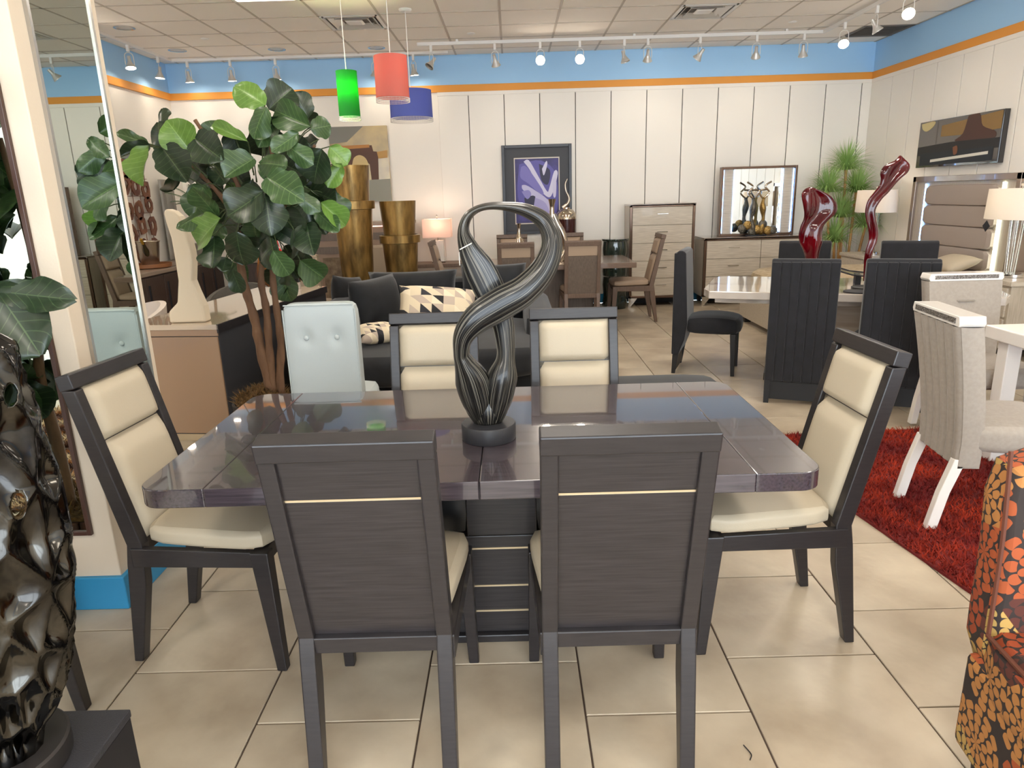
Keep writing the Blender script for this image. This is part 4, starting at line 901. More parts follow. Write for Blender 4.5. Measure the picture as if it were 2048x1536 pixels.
vase_ring('silver curved vase leaning right on the distant table', [(1118, 522, 12), (1128, 505, 8), (1130, 488, 7), (1124, 465, 7), (1114, 445, 6), (1107, 428, 5)], 8.3, m_silver)
vase_ring('small silver bottle vase on the distant table', [(1039, 522, 12), (1040, 505, 14), (1039, 488, 11), (1038, 474, 5), (1038, 460, 3), (1038, 447, 4)], 8.3, m_silver)
t = thing('swirl_jar', 'dark red jar with silver shoulder and swirling silver lid near the purple picture', 'jar', (.74, 9.6, 0))
MB().box(-.2, .2, -.15, .15, 0, .95).obj('stand', m_brv, t, bevel=.004)
MB().lathe([(.08, .95), (.13, 1.0), (.135, 1.2)], 24).obj('jar_body', M('oxblood', '3d1512', .2, coat=.5), t, smooth=True)
MB().lathe([(.135, 1.2), (.13, 1.27), (.09, 1.32), (.05, 1.33), (.05, 1.35)], 24).obj('shoulder', m_silver, t, smooth=True)
MB().tube(catmull([(-.05, 0, 1.35), (.02, 0, 1.4), (.04, 0, 1.47), (0, 0, 1.56), (-.01, 0, 1.65), (.02, 0, 1.72)], 5), [.025 - .0008 * i for i in range(26)], 10).obj('lid_swirl', m_silver, t, smooth=True)
t = thing('drum_pedestal', 'glossy dark green ribbed drum pedestal beside the distant table', 'pedestal', (1.38, 9.45, 0))
m_drum = M('green_black_glaze', '1d2722', .1, col2='2e3a33', ns=4, stretch=(6, 6, .5), coat=.8)
for z0, z1 in ((0, .43), (.445, .9)): MB().lathe([(.165 + .006 * math.sin(k * 1.3), z0 + (z1 - z0) * k / 8) for k in range(9)], 32).obj('drum_section', m_drum, t, smooth=True)
MB().lathe([(.17, .9), (.18, .91), (.18, .93), (0, .93)], 32).obj('cap', m_drum, t, smooth=True)
# ---- pictures on the back wall (flat prints made of painted shapes)
def art(t, W_, H_, y, shapes, pre):
    for i, (c, pl) in enumerate(shapes):
        m = M(pre + c, c, .5); pts = [((u - .5) * W_, (.5 - v) * H_) for u, v in pl]
        a = sum(pts[k][0] * pts[(k + 1) % len(pts)][1] - pts[(k + 1) % len(pts)][0] * pts[k][1] for k in range(len(pts)))
        if a < 0: pts = pts[::-1]
        MB().prism(pts, 'y', y - .0006 * (i + 1), y).obj('painted_shape', m, t)
def smooth2(pl, n=4): return [(p.x, p.y) for p in catmull([Vector((a, b_, 0)) for a, b_ in pl + [pl[0]]], n)][:-1]
p0 = (.365, 9.9, 1.59)
t = thing('framed_picture', 'purple abstract picture in a wide black mat and frame on the panelled wall', 'picture', p0)
fw, fh = .475, .59
fr = MB()
for a, b_, c, d in ((-fw, -fw + .04, -fh, fh), (fw - .04, fw, -fh, fh), (-fw + .04, fw - .04, -fh, -fh + .04), (-fw + .04, fw - .04, fh - .04, fh)): fr.box(a, b_, -.035, 0, c, d)
fr.obj('frame', M('frame_charcoal', '2e2e33', .35), t, bevel=.004)
MB().box(-fw + .04, fw - .04, -.012, 0, -fh + .04, fh - .04).obj('mat_board', M('mat_grey', '45464b', .6), t)
MB().box(-.31, .31, -.014, -.012, -.455, .425).obj('mat_bevel', M('mat_white', 'd8d0c4', .6), t)
pa = thing('x', 'x', 'x'); bpy.data.objects.remove(pa)
pr_ = MB().box(-.297, .297, -.016, -.014, -.44, .41).obj('print', M('violet_print', '4b4488', .5, col2='38325f', ns=6), t)
art(t, .594, .85, -.016, [('5f58a6', smooth2([(.1, .1), (.6, .05), (.95, .3), (.9, .95), (.3, .98), (.05, .6)])), ('2f2a4a', smooth2([(.55, .1), (.8, .2), (.75, .42), (.6, .35)])), ('d6d2ea', smooth2([(.2, .06), (.32, .04), (.5, .25), (.72, .52), (.78, .48), (.9, .22), (.98, .26), (.86, .55), (.75, .62), (.55, .48), (.35, .2)])), ('7d76be', smooth2([(.14, .14), (.28, .15), (.62, .5), (.6, .58), (.3, .4), (.12, .3)])), ('c4bfe2', smooth2([(.15, .42), (.3, .44), (.75, .66), (.85, .82), (.78, .84), (.5, .66), (.18, .5)])), ('2a2644', smooth2([(.2, .62), (.45, .6), (.4, .85), (.25, .95)])), ('a9a2d4', smooth2([(.45, .62), (.7, .72), (.78, .98), (.4, .98)])), ('d6d2ea', smooth2([(.62, .18), (.72, .06), (.74, .12), (.66, .28)])), ('8f88c8', smooth2([(.14, .52), (.3, .5), (.36, .57), (.26, .64)])), ('cfcae6', smooth2([(.86, .34), (.94, .34), (.93, .6), (.87, .6)]))], 'art_a_')
t = thing('canvas_painting', 'beige and brown abstract arch canvas behind the gold vases', 'painting', (-2.03, 9.9, 1.99))
MB().box(-.395, .395, -.03, 0, -.49, .49).obj('canvas', M('canvas_beige', '9c8a6c', .25, col2='c7ad72', ns=2.5, coat=.4), t, bevel=.003)
art(t, .79, .98, -.0305, [('7d7a70', [(0, 0), (.6, 0), (.3, .2), (0, .22)]), ('54321f', [(.24, .27), (.72, .25), (.74, .33), (.82, .34), (.8, .7), (.68, .78), (.66, .5), (.5, .38), (.36, .5), (.32, .6), (.28, .58)]), ('b57a3a', [(.1, .25), (.68, .24), (.68, .28), (.1, .3)]), ('cdb27a', smooth2([(.36, .5), (.4, .41), (.5, .375), (.6, .42), (.63, .52), (.5, .6)])), ('8f8d80', [(0, .72), (1, .7), (1, 1), (0, 1)]), ('b98c4a', [(.8, .34), (.98, .32), (.98, .42), (.82, .43)])], 'art_b_')
# tv-like glossy piano picture on right wall
t = thing('wall_picture', 'wide glossy dark piano picture high on the right wall', 'picture', (4.80, 7.82, 1.95), PI / 2)
t.rotation_euler = (0, 0, -PI / 2)
MB().box(-.71, .71, -.03, .03, -.25, .25).obj('panel', M('gloss_black', '141215', .08, coat=1), t, bevel=.004)
MB().box(-.7, .7, -.032, -.03, -.24, .24).obj('print', M('piano_print', '3a2a20', .1, col2='241a17', ns=3, coat=1), t)
art(t, 1.4, .48, -.0322, [('8a6a38', [(.3, .12), (1, 0), (1, .35), (.6, .38), (.3, .36)]), ('4a2a1c', smooth2([(.62, 0), (.75, 0), (.8, .25), (.95, .4), (.9, .55), (.5, .5), (.58, .35)])), ('1a1513', [(0, .55), (.45, .5), (1, .52), (1, .72), (0, .75)]), ('c9b884', smooth2([(.02, .02), (.2, .0), (.18, .12), (.1, .2), (.04, .14)])), ('14181f', [(.05, .7), (.95, .68), (.95, .96), (.05, .98)]), ('d8d4c8', [(.2, .85), (.9, .77), (.9, .83), (.2, .91)]), ('7a4a2c', smooth2([(.48, .62), (.53, .6), (.54, .75), (.5, .78)]))], 'art_c_')
# ================================================================= BEDROOM SET
m_ash = WOOD('washed_ash', 'b4a693', 'd3c7b4', (1.2, 20, 26), .35, .2)
m_ashs = WOOD('washed_ash_side', 'a99b88', 'c2b5a2', (20, 20, 1.2), .35, .2)
m_fram = M('bronze_edge', '6a5446', .15, .6)
m_led = M('led_strip', '86b8ff', .4, emit=8); m_ledw = M('led_warm', 'e8f3e2', .4, emit=8)
def casegoods(name, label, cat, x0, x1, y0, y1, z0, z1, rows, cols):
    t = thing(name, label, cat, ((x0 + x1) / 2, (y0 + y1) / 2, 0)); w = (x1 - x0) / 2; d = (y1 - y0) / 2
    MB().box(-w, w, -d + .02, d, z0, z1 - .02).obj('carcass', m_ashs, t)
    f = MB()
    for a, b_, c, e in ((-w, -w + .035, z0, z1), (w - .035, w, z0, z1), (-w, w, z1 - .035, z1), (-w, w, z0, z0 + .03)): f.box(a, b_, -d - .01, -d + .03, c, e)
    f.obj('face_frame', m_fram, t, bevel=.004)
    MB().box(-w - .005, w + .005, -d - .01, d, z1 - .02, z1 + .005).obj('top', M('ash_top', '8f8072', .15, coat=.5), t, bevel=.003)
    cw = (2 * w - .07) / cols; rh = (z1 - z0 - .065) / rows
    for r in range(rows):
        for c in range(cols):
            a = -w + .035 + c * cw; z = z0 + .03 + r * rh
            dr = MB().box(a + .003, a + cw - .003, -d - .004, -d + .03, z + .003, z + rh - .003).obj('drawer', m_ash, t, bevel=.002)
            m_ = a + cw / 2
            MB().tube([(m_ - .07, -d - .004, z + rh * .62), (m_ - .07, -d - .025, z + rh * .62), (m_ + .07, -d - .025, z + rh * .62), (m_ + .07, -d - .004, z + rh * .62)], .005, 6).obj('handle', m_chrome, dr)
    for sx in (-1, 1): MB().prism([(sx * w, 0), (sx * (w - .03), 0), (sx * (w - .12), z0), (sx * w, z0)], 'y', -d, -d + .04).obj('foot', m_chrome, t)
    MB().box(-w + .05, w - .05, d - .06, d - .02, 0, z0).obj('rear_foot', m_blk, t)
    return t
casegoods('chest_of_drawers', 'tall washed-wood chest of five drawers against the panelled wall', 'chest', 1.57, 2.44, 9.45, 9.88, .12, 1.36, 5, 1)
casegoods('dresser', 'wide washed-wood dresser carrying the illuminated mirror', 'dresser', 2.56, 4.08, 9.4, 9.88, .12, .9, 3, 2)
t = thing('vanity_mirror', 'mirror with glowing blue-white LED strips standing on the dresser', 'mirror', (3.31, 9.66, .906))
w, h = .505, .9
MB().box(-w, w, .0, .03, 0, h).obj('back', m_fram, t)
f = MB()
for a, b_, c, e in ((-w, -w + .03, 0, h), (w - .03, w, 0, h), (-w + .03, w - .03, 0, .03), (-w + .03, w - .03, h - .03, h)): f.box(a, b_, -.06, 0, c, e)
f.obj('frame', m_fram, t, bevel=.003)
for s_ in (-1, 1):
    MB().box(s_ * .395 - .07, s_ * .395 + .07, -.03, 0, .03, h - .03).obj('side_panel', m_ash, t)
    for q in (-.075, .068): MB().box(s_ * .395 + q - .004, s_ * .395 + q + .006, -.036, -.03, .04, h - .04).obj('led_strip', m_led, t)
MB().box(-.32, .32, -.008, 0, .03, h - .03).obj('glass', M('vanity_glass', 'dcdfdd', .01, 1), t)
# torso pair sculpture on dresser
t = thing('torso_sculpture', 'pair of openwork gold and silver torsos on a dark base on the dresser', 'sculpture', (3.28, 9.5, .906))
MB().lathe([(.14, 0), (.14, .018), (0, .018)], 24, sy=.5).obj('base', m_black, t, smooth=True)
m_lace = {}
for nm, c in (('gold', 'a8874e'), ('silver', '6a6458')):
    m = M('lace_' + nm, c, .3, .8, bump=1, bs=60); m_lace[nm] = m
def torso(x, s_, m):
    P = catmull([(x, 0, .02), (x, 0, .12), (x + s_ * .02, 0, .22), (x + s_ * .01, 0, .33), (x, 0, .42), (x + s_ * .01, 0, .5)], 4)
    MB().tube(P, [.03 + .03 * math.sin(i * .32 + .4) ** 2 for i in range(len(P))], 12, asp=.7).obj('torso', m, t, smooth=True, ang=80)
    MB().tube(catmull([(x, 0, .48), (x + s_ * .08, 0, .56), (x + s_ * .02, 0, .64), (x + s_ * .1, 0, .7)], 5), .012, 8).tube(catmull([(x, 0, .48), (x - s_ * .06, 0, .58), (x + s_ * .04, 0, .6)], 5), .012, 8).obj('arms', m_silver, t, smooth=True)
torso(-.06, -1, m_lace['silver']); torso(.06, 1, m_lace['gold'])
for k in range(7): MB().blob((-.2 + .068 * k, -.02, .1 + .05 * math.sin(k * 2)), (.06, .03, .06), 2, 4).obj('leaf_cluster', m_lace['gold' if k % 2 else 'silver'], t, smooth=True)
# bed
m_head = M('grey_upholstery', 'a4968c', .7, bump=.05, bs=200); m_spread = M('bedspread', 'c9b697', .85, col2='ad9877', ns=22, bump=.3, bs=30)
bd = thing('bed', 'upholstered bed with lit channelled headboard on the right wall', 'bed', (3.75, 7.45, 0))
MB().box(.93, 1.07, -.86, .86, .25, 1.58).obj('headboard', m_ashs, bd, bevel=.005)
f = MB()
for a, b_, c, d in ((-.88, -.82, .25, 1.6), (.82, .88, .25, 1.6), (-.88, .88, 1.54, 1.6)): f.box(.9, 1.08, a, b_, c, d)
f.obj('headboard_frame', M('headboard_edge', '8a7767', .15, .3, coat=.5), bd, bevel=.004)
for k in range(5): MB().blob((.93, .0, .56 + k * .21), (.05, .6, .105), 8, 7).obj('channel_pad', m_head, bd, smooth=True)
for s_ in (-1, 1): MB().box(.912, .918, s_ * .635 - .008, s_ * .635 + .008, .45, 1.52).obj('led_strip', m_ledw if s_ < 0 else m_led, bd)
MB().box(-.98, .92, -.8, .8, .1, .32).obj('rails', m_ash, bd, bevel=.006)
MB().blob((-.02, 0, .46), (.95, .78, .16), 8, 8).obj('mattress', m_spread, bd, smooth=True)
MB().blob((-.1, 0, .5), (.93, .84, .15), 6, 8, fn=lambda p: (p.x, p.y, p.z * (1 if p.z > 0 else 1.9))).obj('bedspread', m_spread, bd, smooth=True)
MB().box(-1.04, -.98, -.82, .82, .06, .48).obj('footboard', m_ash, bd, bevel=.006)
for y in (-.7, .7): MB().box(-1.02, -.95, y - .04, y + .04, 0, .1).obj('foot', m_blk, bd)
for i, y in enumerate((7.85, 7.05)): tag(MB().pillow(.5, .34, .14, 12).obj('bed_pillow', M('pillow_cream', 'b9ab95', .8), loc=(4.42, y, .74), rot=(-1.25, 0, -PI / 2), smooth=True, weld=True, ang=180), 'cream bed pillow against the headboard, ' + ('farther one' if i == 0 else 'nearer one'), 'pillow')
def nightstand(label, y): return casegoods_x(label, y)
for lb, y in (('washed-wood nightstand in front of the bed near the right edge', 6.2), ('washed-wood nightstand on the far side of the bed', 8.75)):
    t = thing('nightstand', lb, 'nightstand', (4.5, y, 0))
    MB().box(-.26, .32, -.3, .3, .1, .66).obj('body', m_ashs, t, bevel=.004); MB().box(-.28, .33, -.32, .32, .66, .7).obj('top', m_ash, t, bevel=.004)
    for k in range(2):
        d = MB().box(-.275, -.255, -.27, .27, .12 + k * .27, .37 + k * .27).obj('drawer', m_ash, t, bevel=.002); MB().tube([(-.275, -.06, .27 + k * .27), (-.295, -.06, .27 + k * .27), (-.295, .06, .27 + k * .27), (-.275, .06, .27 + k * .27)], .005, 6).obj('handle', m_chrome, d)
    for sx in (-.22, .28):
        for sy in (-.26, .26): MB().box(sx - .02, sx + .02, sy - .02, sy + .02, 0, .1).obj('foot', m_chrome, t)
m_shade = shade_mat('lamp_shade', 'fbf5ec')
def crystal_lamp(label, loc, r=.3, emit=1, tagcard=False):
    t = thing('table_lamp', label, 'lamp', loc)
    MB().lathe([(.13, 0), (.13, .025), (.11, .03), (0, .03)], 28, sx=.7).obj('base', m_chrome, t, smooth=True)
    for a in (-.05, 0, .05): MB().tube([(0, a, .03), (0, a * 1.5, .5)], .014, 10).obj('crystal_column', m_glass, t, smooth=True)
    MB().tube([(0, 0, .5), (0, 0, .8)], .006, 6).obj('stem', m_chrome, t); MB().lathe([(.012, .78), (.018, .8), (0, .82)], 10).obj('finial', m_chrome, t, smooth=True)
    MB().lathe([(r, .5), (r * .96, .76)], 36, sx=.6, cap=False).lathe([(r * .95, .76), (r * .985, .5)], 36, sx=.6, cap=False).obj('shade', m_shade, t, smooth=True)
    MB().blob((0, 0, .62), (.03, .03, .045), 2, 4).obj('bulb', M('warm_bulb', 'ffdca8', .5, emit=3), t, smooth=True)
    l = bpy.data.lights.new('lamp_light', 'POINT'); l.energy = 1.2; l.color = (1, .85, .7); l.shadow_soft_size = .04; o = bpy.data.objects.new('lamp_light', l); COL.objects.link(o); o.location = Vector(loc) + Vector((0, 0, .69))
    if tagcard: MB().obox((-.19, .12, .44), (.004, .07, .07), (.78, 0, 0)).obj('price_card', m_black, t)
    return t
crystal_lamp('crystal-stem table lamp with oval white shade near the right edge', (4.45, 6.25, .703), .34, tagcard=True)
crystal_lamp('crystal-stem table lamp with oval shade behind the taller red sculpture', (4.45, 8.72, .703), .33)
# bamboo grass
gp = thing('bamboo_grass_plant', 'artificial bamboo plant with bright green grassy tufts in the room corner', 'plant', (4.42, 9.42, 0))
MB().lathe([(.13, 0), (.16, .3), (.15, .3), (0, .27)], 24).obj('planter', M('dark_planter', '3b332c', .6), gp, smooth=True)
m_bam = M('bamboo', 'b98a4f', .5, col2='9b7038', ns=8); m_grs = M('grass_blade', '7fa653', .6, col2='a9c878', ns=5)
rr = random.Random(4)
for tx, ty, tz, bx in ((1692, 285, 0, 0), (1655, 330, 0, 0), (1712, 330, 0, 0), (1680, 380, 0, 0), (1730, 400, 0, 0), (1668, 430, 0, 0)):
    top = at(tx, ty + 55, y=9.42) - gp.location; b0 = Vector((top.x * .5, rr.uniform(-.06, .06), .28))
    sg = MB(); n = 9
    P = [b0.lerp(Vector((top.x, 0, top.z)), i / n) for i in range(n + 1)]
    for i in range(n): sg.tube([P[i], P[i].lerp(P[i + 1], .94)], .017, 8).tube([P[i].lerp(P[i + 1], .94), P[i + 1]], .02, 8)
    sg.obj('bamboo_stem', m_bam, gp, smooth=True)
    g = MB()
    for k in range(420):
        a = rr.random() * 6.28; e = rr.uniform(.1, 1.5); ln = rr.uniform(.25, .46); d = Vector((math.cos(a) * math.sin(e), math.sin(a) * math.sin(e), math.cos(e)))
        p0 = P[-1]; p1 = p0 + d * ln * .55; p2 = p0 + d * ln + Vector((0, 0, -.14 * math.sin(e))); sd = d.cross(Vector((.3, .2, .9))).normalized() * .0035
        if (p2 + gp.location).x > XR - .03: p2.x = XR - .03 - gp.location.x
        if (p1 + gp.location).x > XR - .03: p1.x = XR - .03 - gp.location.x
        if (p2 + gp.location).y > YB - .03: p2.y = YB - .03 - gp.location.y
        if (p1 + gp.location).y > YB - .03: p1.y = YB - .03 - gp.location.y
        g.add([p0 - sd, p0 + sd, p1 + sd, p1 - sd, p2], [(0, 1, 2, 3), (3, 2, 4)])
    stuff(g.obj('grass_tuft', m_grs, gp))
# ================================================================= GOLD VASES, CONSOLE, LAMP
m_gold = M('antique_gold', 'a8854c', .28, .7, col2='6b5430', ns=5, stretch=(3, 3, .8), detail=6, bump=.1)
def gvase(label, px0, px1, py, Y):
    a = at(px0, py, y=Y); b_ = at(px1, py, y=Y); r = (b_.x - a.x) / 2; h = a.z
    t = thing('floor_vase', label, 'vase', ((a.x + b_.x) / 2, Y, 0))
    MB().lathe([(r * .55, 0), (r * .6, .05), (r * .95, h - .5), (r * .98, h - .42)], 40).obj('lower_body', m_gold, t, smooth=True)
    MB().lathe([(r * .98, h - .42), (r * 1.12, h - .415), (r * 1.14, h - .34), (r * 1.0, h - .335)], 40, cap=False).obj('collar', m_gold, t, smooth=True)
    MB().lathe([(r * .86, h - .335), (r * 1.0, h), (r * .94, h), (r * .8, h - .3)], 40).obj('upper_body', m_gold, t, smooth=True)
gvase('tallest antique gold floor vase with raised collar, behind the fig', 657, 738, 333, 7.2); gvase('shorter antique gold floor vase with raised collar, behind the sofa', 758, 831, 403, 7.3)
cs = thing('console_table', 'low brown console by the back wall carrying a lit lamp', 'console', (-1.05, 9.6, 0))
MB().box(-.5, .7, -.22, .22, .62, .67).obj('top', m_brw, cs, bevel=.004)
for sx in (-.45, .65):
    for sy in (-.18, .18): MB().box(sx - .025, sx + .025, sy - .025, sy + .025, 0, .62).obj('leg', m_brw, cs)
MB().box(-.45, .65, -.2, .2, .2, .23).obj('shelf', m_brw, cs)
lt = thing('table_lamp', 'small lit lamp with square white shade on glass block base', 'lamp', (-1.0, 9.55, .671))
MB().box(-.09, .09, -.06, .06, 0, .02).obj('base', m_chrome, lt); MB().box(-.075, .075, -.04, .04, .02, .3).obj('glass_block', M('frosted_block', 'e6ded6', .1, spec=.6, alpha=.85), lt, bevel=.004)
MB().tube([(0, 0, .3), (0, 0, .62)], .005, 6).obj('stem', m_chrome, lt); MB().lathe([(.012, .6), (.016, .62), (0, .64)], 8).obj('finial', m_chrome, lt)
sh = MB()
for a, b_, c, d in ((-.19, .19, -.12, -.117), (-.19, .19, .117, .12), (-.19, -.187, -.117, .117), (.187, .19, -.117, .117)): sh.box(a, b_, c, d, .34, .58)
sh.obj('shade', shade_mat('lit_shade', 'f4e2d8'), lt)
MB().blob((0, 0, .45), (.03, .03, .045), 2, 4).obj('bulb', M('warm_bulb', 'ffdca8', .5, emit=4), lt, smooth=True)
l = bpy.data.lights.new('lamp_light', 'POINT'); l.energy = 3; l.color = (1, .8, .65); l.shadow_soft_size = .05; o = bpy.data.objects.new('lamp_light', l); COL.objects.link(o); o.location = (-1.0, 9.55, 1.19)
t = thing('side_table', 'small dark round side table behind the sofa', 'table', (-.42, 7.2, 0))
MB().lathe([(.16, .66), (.165, .67), (.165, .69), (0, .69)], 28).obj('top', m_blk, t, smooth=True); MB().lathe([(.13, 0), (.13, .02), (.02, .04), (.018, .66)], 20).obj('stand', m_blk, t, smooth=True)
# tan media unit and nailhead chairs behind the vases
t = thing('media_wall_unit', 'tan banded media unit with stone fireplace behind the gold vases', 'cabinet', (-2.1, 9.55, 0))
MB().box(-.55, .75, -.25, .3, .1, 1.2).obj('body', M('taupe_panel', '8b7361', .5), t, bevel=.004); MB().box(-.58, .78, -.28, .3, 1.2, 1.24).obj('shelf', M('taupe_light', 'a38d7b', .4), t)
for z in (.85, 1.02): MB().box(-.55, .75, -.262, -.25, z, z + .09).obj('dark_band', m_brv, t)
MB().box(-.4, .5, -.3, -.25, .1, .8).obj('stone_surround', M('rough_stone', '7d6c58', .9, col2='5f5040', ns=14, bump=1, bs=20), t)
MB().box(-.5, .7, -.255, -.25, 1.185, 1.195).obj('glow_strip', M('pink_led', 'ffb9a0', .5, emit=4), t); MB().box(-.5, .7, -.2, .25, 0, .1).obj('plinth', m_blk, t)
m_tanf = M('tan_linen', '9b8a76', .8)
def nail_chair(label, loc, rz):
    t = thing('nailhead_chair', label, 'chair', loc, rz)
    MB().blob((0, -.23, .68), (.23, .05, .34), 9, 7).obj('backrest', m_tanf, t, smooth=True); MB().blob((0, .02, .42), (.23, .24, .07), 6, 6).obj('seat', m_tanf, t, smooth=True)
    nh = MB()
    for s_ in (-1, 1):
        for k in range(16): nh.blob((s_ * .215, -.282, .4 + k * .04), (.006, .004, .006), 2, 2)
    nh.obj('nailheads', m_strip, t)
    for sx in (-1, 1):
        for y in (-.2, .2): MB().hexa([(sx * .19 - .014, y - .014, 0), (sx * .19 + .014, y - .014, 0), (sx * .19 + .014, y + .014, 0), (sx * .19 - .014, y + .014, 0)], [(sx * .19 - .02, y - .02, .38), (sx * .19 + .02, y - .02, .38), (sx * .19 + .02, y + .02, .38), (sx * .19 - .02, y + .02, .38)]).obj('leg', m_brw, t)
nail_chair('tan nailhead chair between the two gold vases', (-1.62, 8.35, 0), .15); nail_chair('tan chair back just right of the chrome ball, left of the tall gold vase', (-2.2, 7.5, 0), -.1)
# ================================================================= TAN SIDEBOARD AND LEFT BACKGROUND
SA = math.radians(-6.5); SBo = Vector((-1.885, 4.345, 0))
m_tanl = M('tan_lacquer', 'a5866b', .18, coat=.4); m_toplac = M('beige_gloss_top', 'd3bfa6', .06, coat=1)
sd = thing('sideboard', 'tan lacquer sideboard with glossy beige top and dark side, under the white sculpture', 'sideboard', SBo, SA)
MB().box(-.62, 0, 0, 1.85, .06, .765).obj('body', M('charcoal_side', '3a3a3d', .4), sd, bevel=.003)
MB().box(-.615, -.005, -.012, 0, .07, .72).obj('end_panel', m_tanl, sd, bevel=.003); MB().box(-.62, 0, -.012, 0, .725, .765).obj('end_trim', m_tanl, sd, bevel=.002)
MB().box(-.63, .012, -.015, 1.86, .765, .8).obj('top', m_toplac, sd, bevel=.004); MB().box(-.0, .013, -.015, 1.86, .745, .8).obj('edge_band', m_ebony, sd); MB().box(-.58, -.04, .04, 1.8, 0, .06).obj('plinth', m_strip, sd)
# white abstract sculpture on it
ws = at(385, 643, z=.801); t = thing('white_sculpture', 'tall cream white abstract boot-shaped sculpture on the tan sideboard', 'sculpture', ws)
out = [(345, 640), (343, 622), (352, 612), (360, 604), (362, 560), (356, 520), (348, 475), (338, 445), (333, 425), (337, 417), (352, 422), (364, 432), (372, 446), (380, 470), (388, 500), (391, 520), (390, 560), (398, 580), (412, 610), (418, 640)]
P = [(lambda q: (q.x - ws.x, q.z - ws.z))(at(a, b_, y=ws.y)) for a, b_ in out]; P = [(a, max(0, b_)) for a, b_ in P]
P[0] = (P[0][0], 0); P[-1] = (P[-1][0], 0)
MB().prism([(a, b_) for a, b_ in P], 'y', -.045, .045).obj('body', M('cream_plaster', 'e4d5bb', .6), t, bevel=.02, bseg=3)
ch = at(582, 578, z=.801); t = thing('chrome_ball_ornament', 'chrome ball on mirrored drum and clear acrylic block at the sideboard end', 'ornament', ch)
MB().lathe([(.085, 0), (.085, .06)], 32).obj('acrylic_block', M('acrylic', 'd9cfc8', .05, alpha=.6), t, smooth=True); MB().lathe([(.09, .06), (.09, .105), (0, .105)], 32).obj('mirror_drum', m_chrome, t, smooth=True)
MB().blob((0, 0, .185), (.085, .085, .085), 2, 8).obj('ball', m_chrome, t, smooth=True, ang=180)
MB().tube(catmull([(0, 0, .27), (-.05, -.03, .34), (-.07, -.03, .43)], 4), [.018 - .001 * i for i in range(9)], 8).obj('red_finial', M('red_acrylic', 'c01815', .1, coat=1), t, smooth=True)
# white tub chairs with small table beyond the sideboard
m_tub = M('white_tub', 'd9ccc0', .5)
def tub(label, loc, rz, m=None):
    t = thing('tub_chair', label, 'chair', loc, rz); m = m or m_tub
    def fn(u, v):
        a = PI * (-.1 + 1.2 * u) + PI; r = .29 + .03 * v; hgt = .38 + .36 * v * (.55 + .45 * math.sin(PI * u)); return Vector((r * math.cos(a), r * math.sin(a), hgt))
    def fn2(u, v):
        p = fn(u, v); k = .86; return Vector((p.x * k, p.y * k, p.z))
    MB().grid(20, 6, fn, uvs=False).obj('shell', m, t, smooth=True, ang=80); MB().grid(20, 6, fn2, uvs=False, flip=True).obj('inner_shell', m, t, smooth=True, ang=80)
    MB().grid(20, 1, lambda u, v: fn(u, 1).lerp(fn2(u, 1), v), uvs=False).obj('rim', m, t, smooth=True)
    MB().blob((0, .0, .4), (.225, .225, .06), 3, 6).obj('seat', m, t, smooth=True)
    for k in range(4): a = PI / 4 + k * PI / 2; MB().tube([(.14 * math.cos(a), .14 * math.sin(a), .36), (.22 * math.cos(a), .22 * math.sin(a), 0)], .012, 8).obj('leg', m_blk, t)
tub('white tub chair just right of the pillar, beyond the sideboard', (-3.25, 5.75, 0), 2.4); tub('white tub chair nearer the sideboard, its curved arm showing left of the white sculpture', (-2.85, 4.95, 0), .9)
tub('dark grey round tub chair beyond the sideboard, left of the fig trunk', (-2.75, 6.9, 0), PI, M('grey_boucle', '5a554e', .9, bump=.6, bs=80))
t = thing('low_table', 'white-topped table between the tub chairs', 'table', (-3.55, 5.2, 0)); MB().box(-.3, .3, -.3, .3, .66, .7).obj('top', m_toplac, t, bevel=.004); MB().lathe([(.2, 0), (.2, .02), (.04, .06), (.04, .66)], 20).obj('stand', m_tub, t, smooth=True)
m_wen = WOOD('wenge', '3a2d28', '4a3b34', (20, 20, 2), .4)
for lb, y0, y1 in (('dark wood cabinet with black handles on the left wall carrying the wine bucket', 7.0, 8.3), ('dark wood cabinet on the left wall nearer the corner', 8.4, 9.5)):
    t = thing('credenza', lb, 'cabinet', (-4.2, (y0 + y1) / 2, 0)); h = (y1 - y0) / 2
    MB().box(-.27, .25, -h, h, .06, .8).obj('body', m_wen, t, bevel=.004); MB().box(-.28, .28, -h - .01, h + .01, .8, .84).obj('top', M('taupe_top', '8c7c6e', .3), t, bevel=.004); MB().box(-.25, .2, -h + .05, h - .05, 0, .06).obj('plinth', m_blk, t)
    for k in range(3):
        a = -h + .02 + k * (2 * h - .04) / 3; d = MB().box(.25, .27, a, a + (2 * h - .04) / 3 - .008, .08, .78).obj('door', m_wen, t, bevel=.003); MB().box(.27, .285, a + .05, a + .07, .3, .7).obj('handle', m_black, d)
t = thing('credenza', 'dark wood sideboard along the back wall left of the gold vases', 'cabinet', (-3.1, 9.6, 0))
MB().box(-.6, .4, -.25, .27, .06, .76).obj('body', m_wen, t, bevel=.004); MB().box(-.61, .41, -.27, .28, .76, .8).obj('top', M('taupe_top', '8c7c6e', .3), t, bevel=.004); MB().box(-.55, .35, -.2, .2, 0, .06).obj('plinth', m_blk, t)
for k in range(3): d = MB().box(-.59 + k * .33, -.265 + k * .33, -.265, -.25, .08, .74).obj('door', m_wen, t, bevel=.003); MB().box(-.3 + k * .33, -.285 + k * .33, -.28, -.265, .3, .66).obj('handle', m_black, d)
by = 8.12
t = thing('serving_tray', 'round brown wooden tray on the dark cabinet', 'tray', (-4.19, by, .841)); MB().lathe([(.2, 0), (.22, .01), (.225, .05), (.215, .05), (.205, .015), (0, .012)], 36).obj('tray', M('tray_wood', '8a5a36', .5), t, smooth=True)
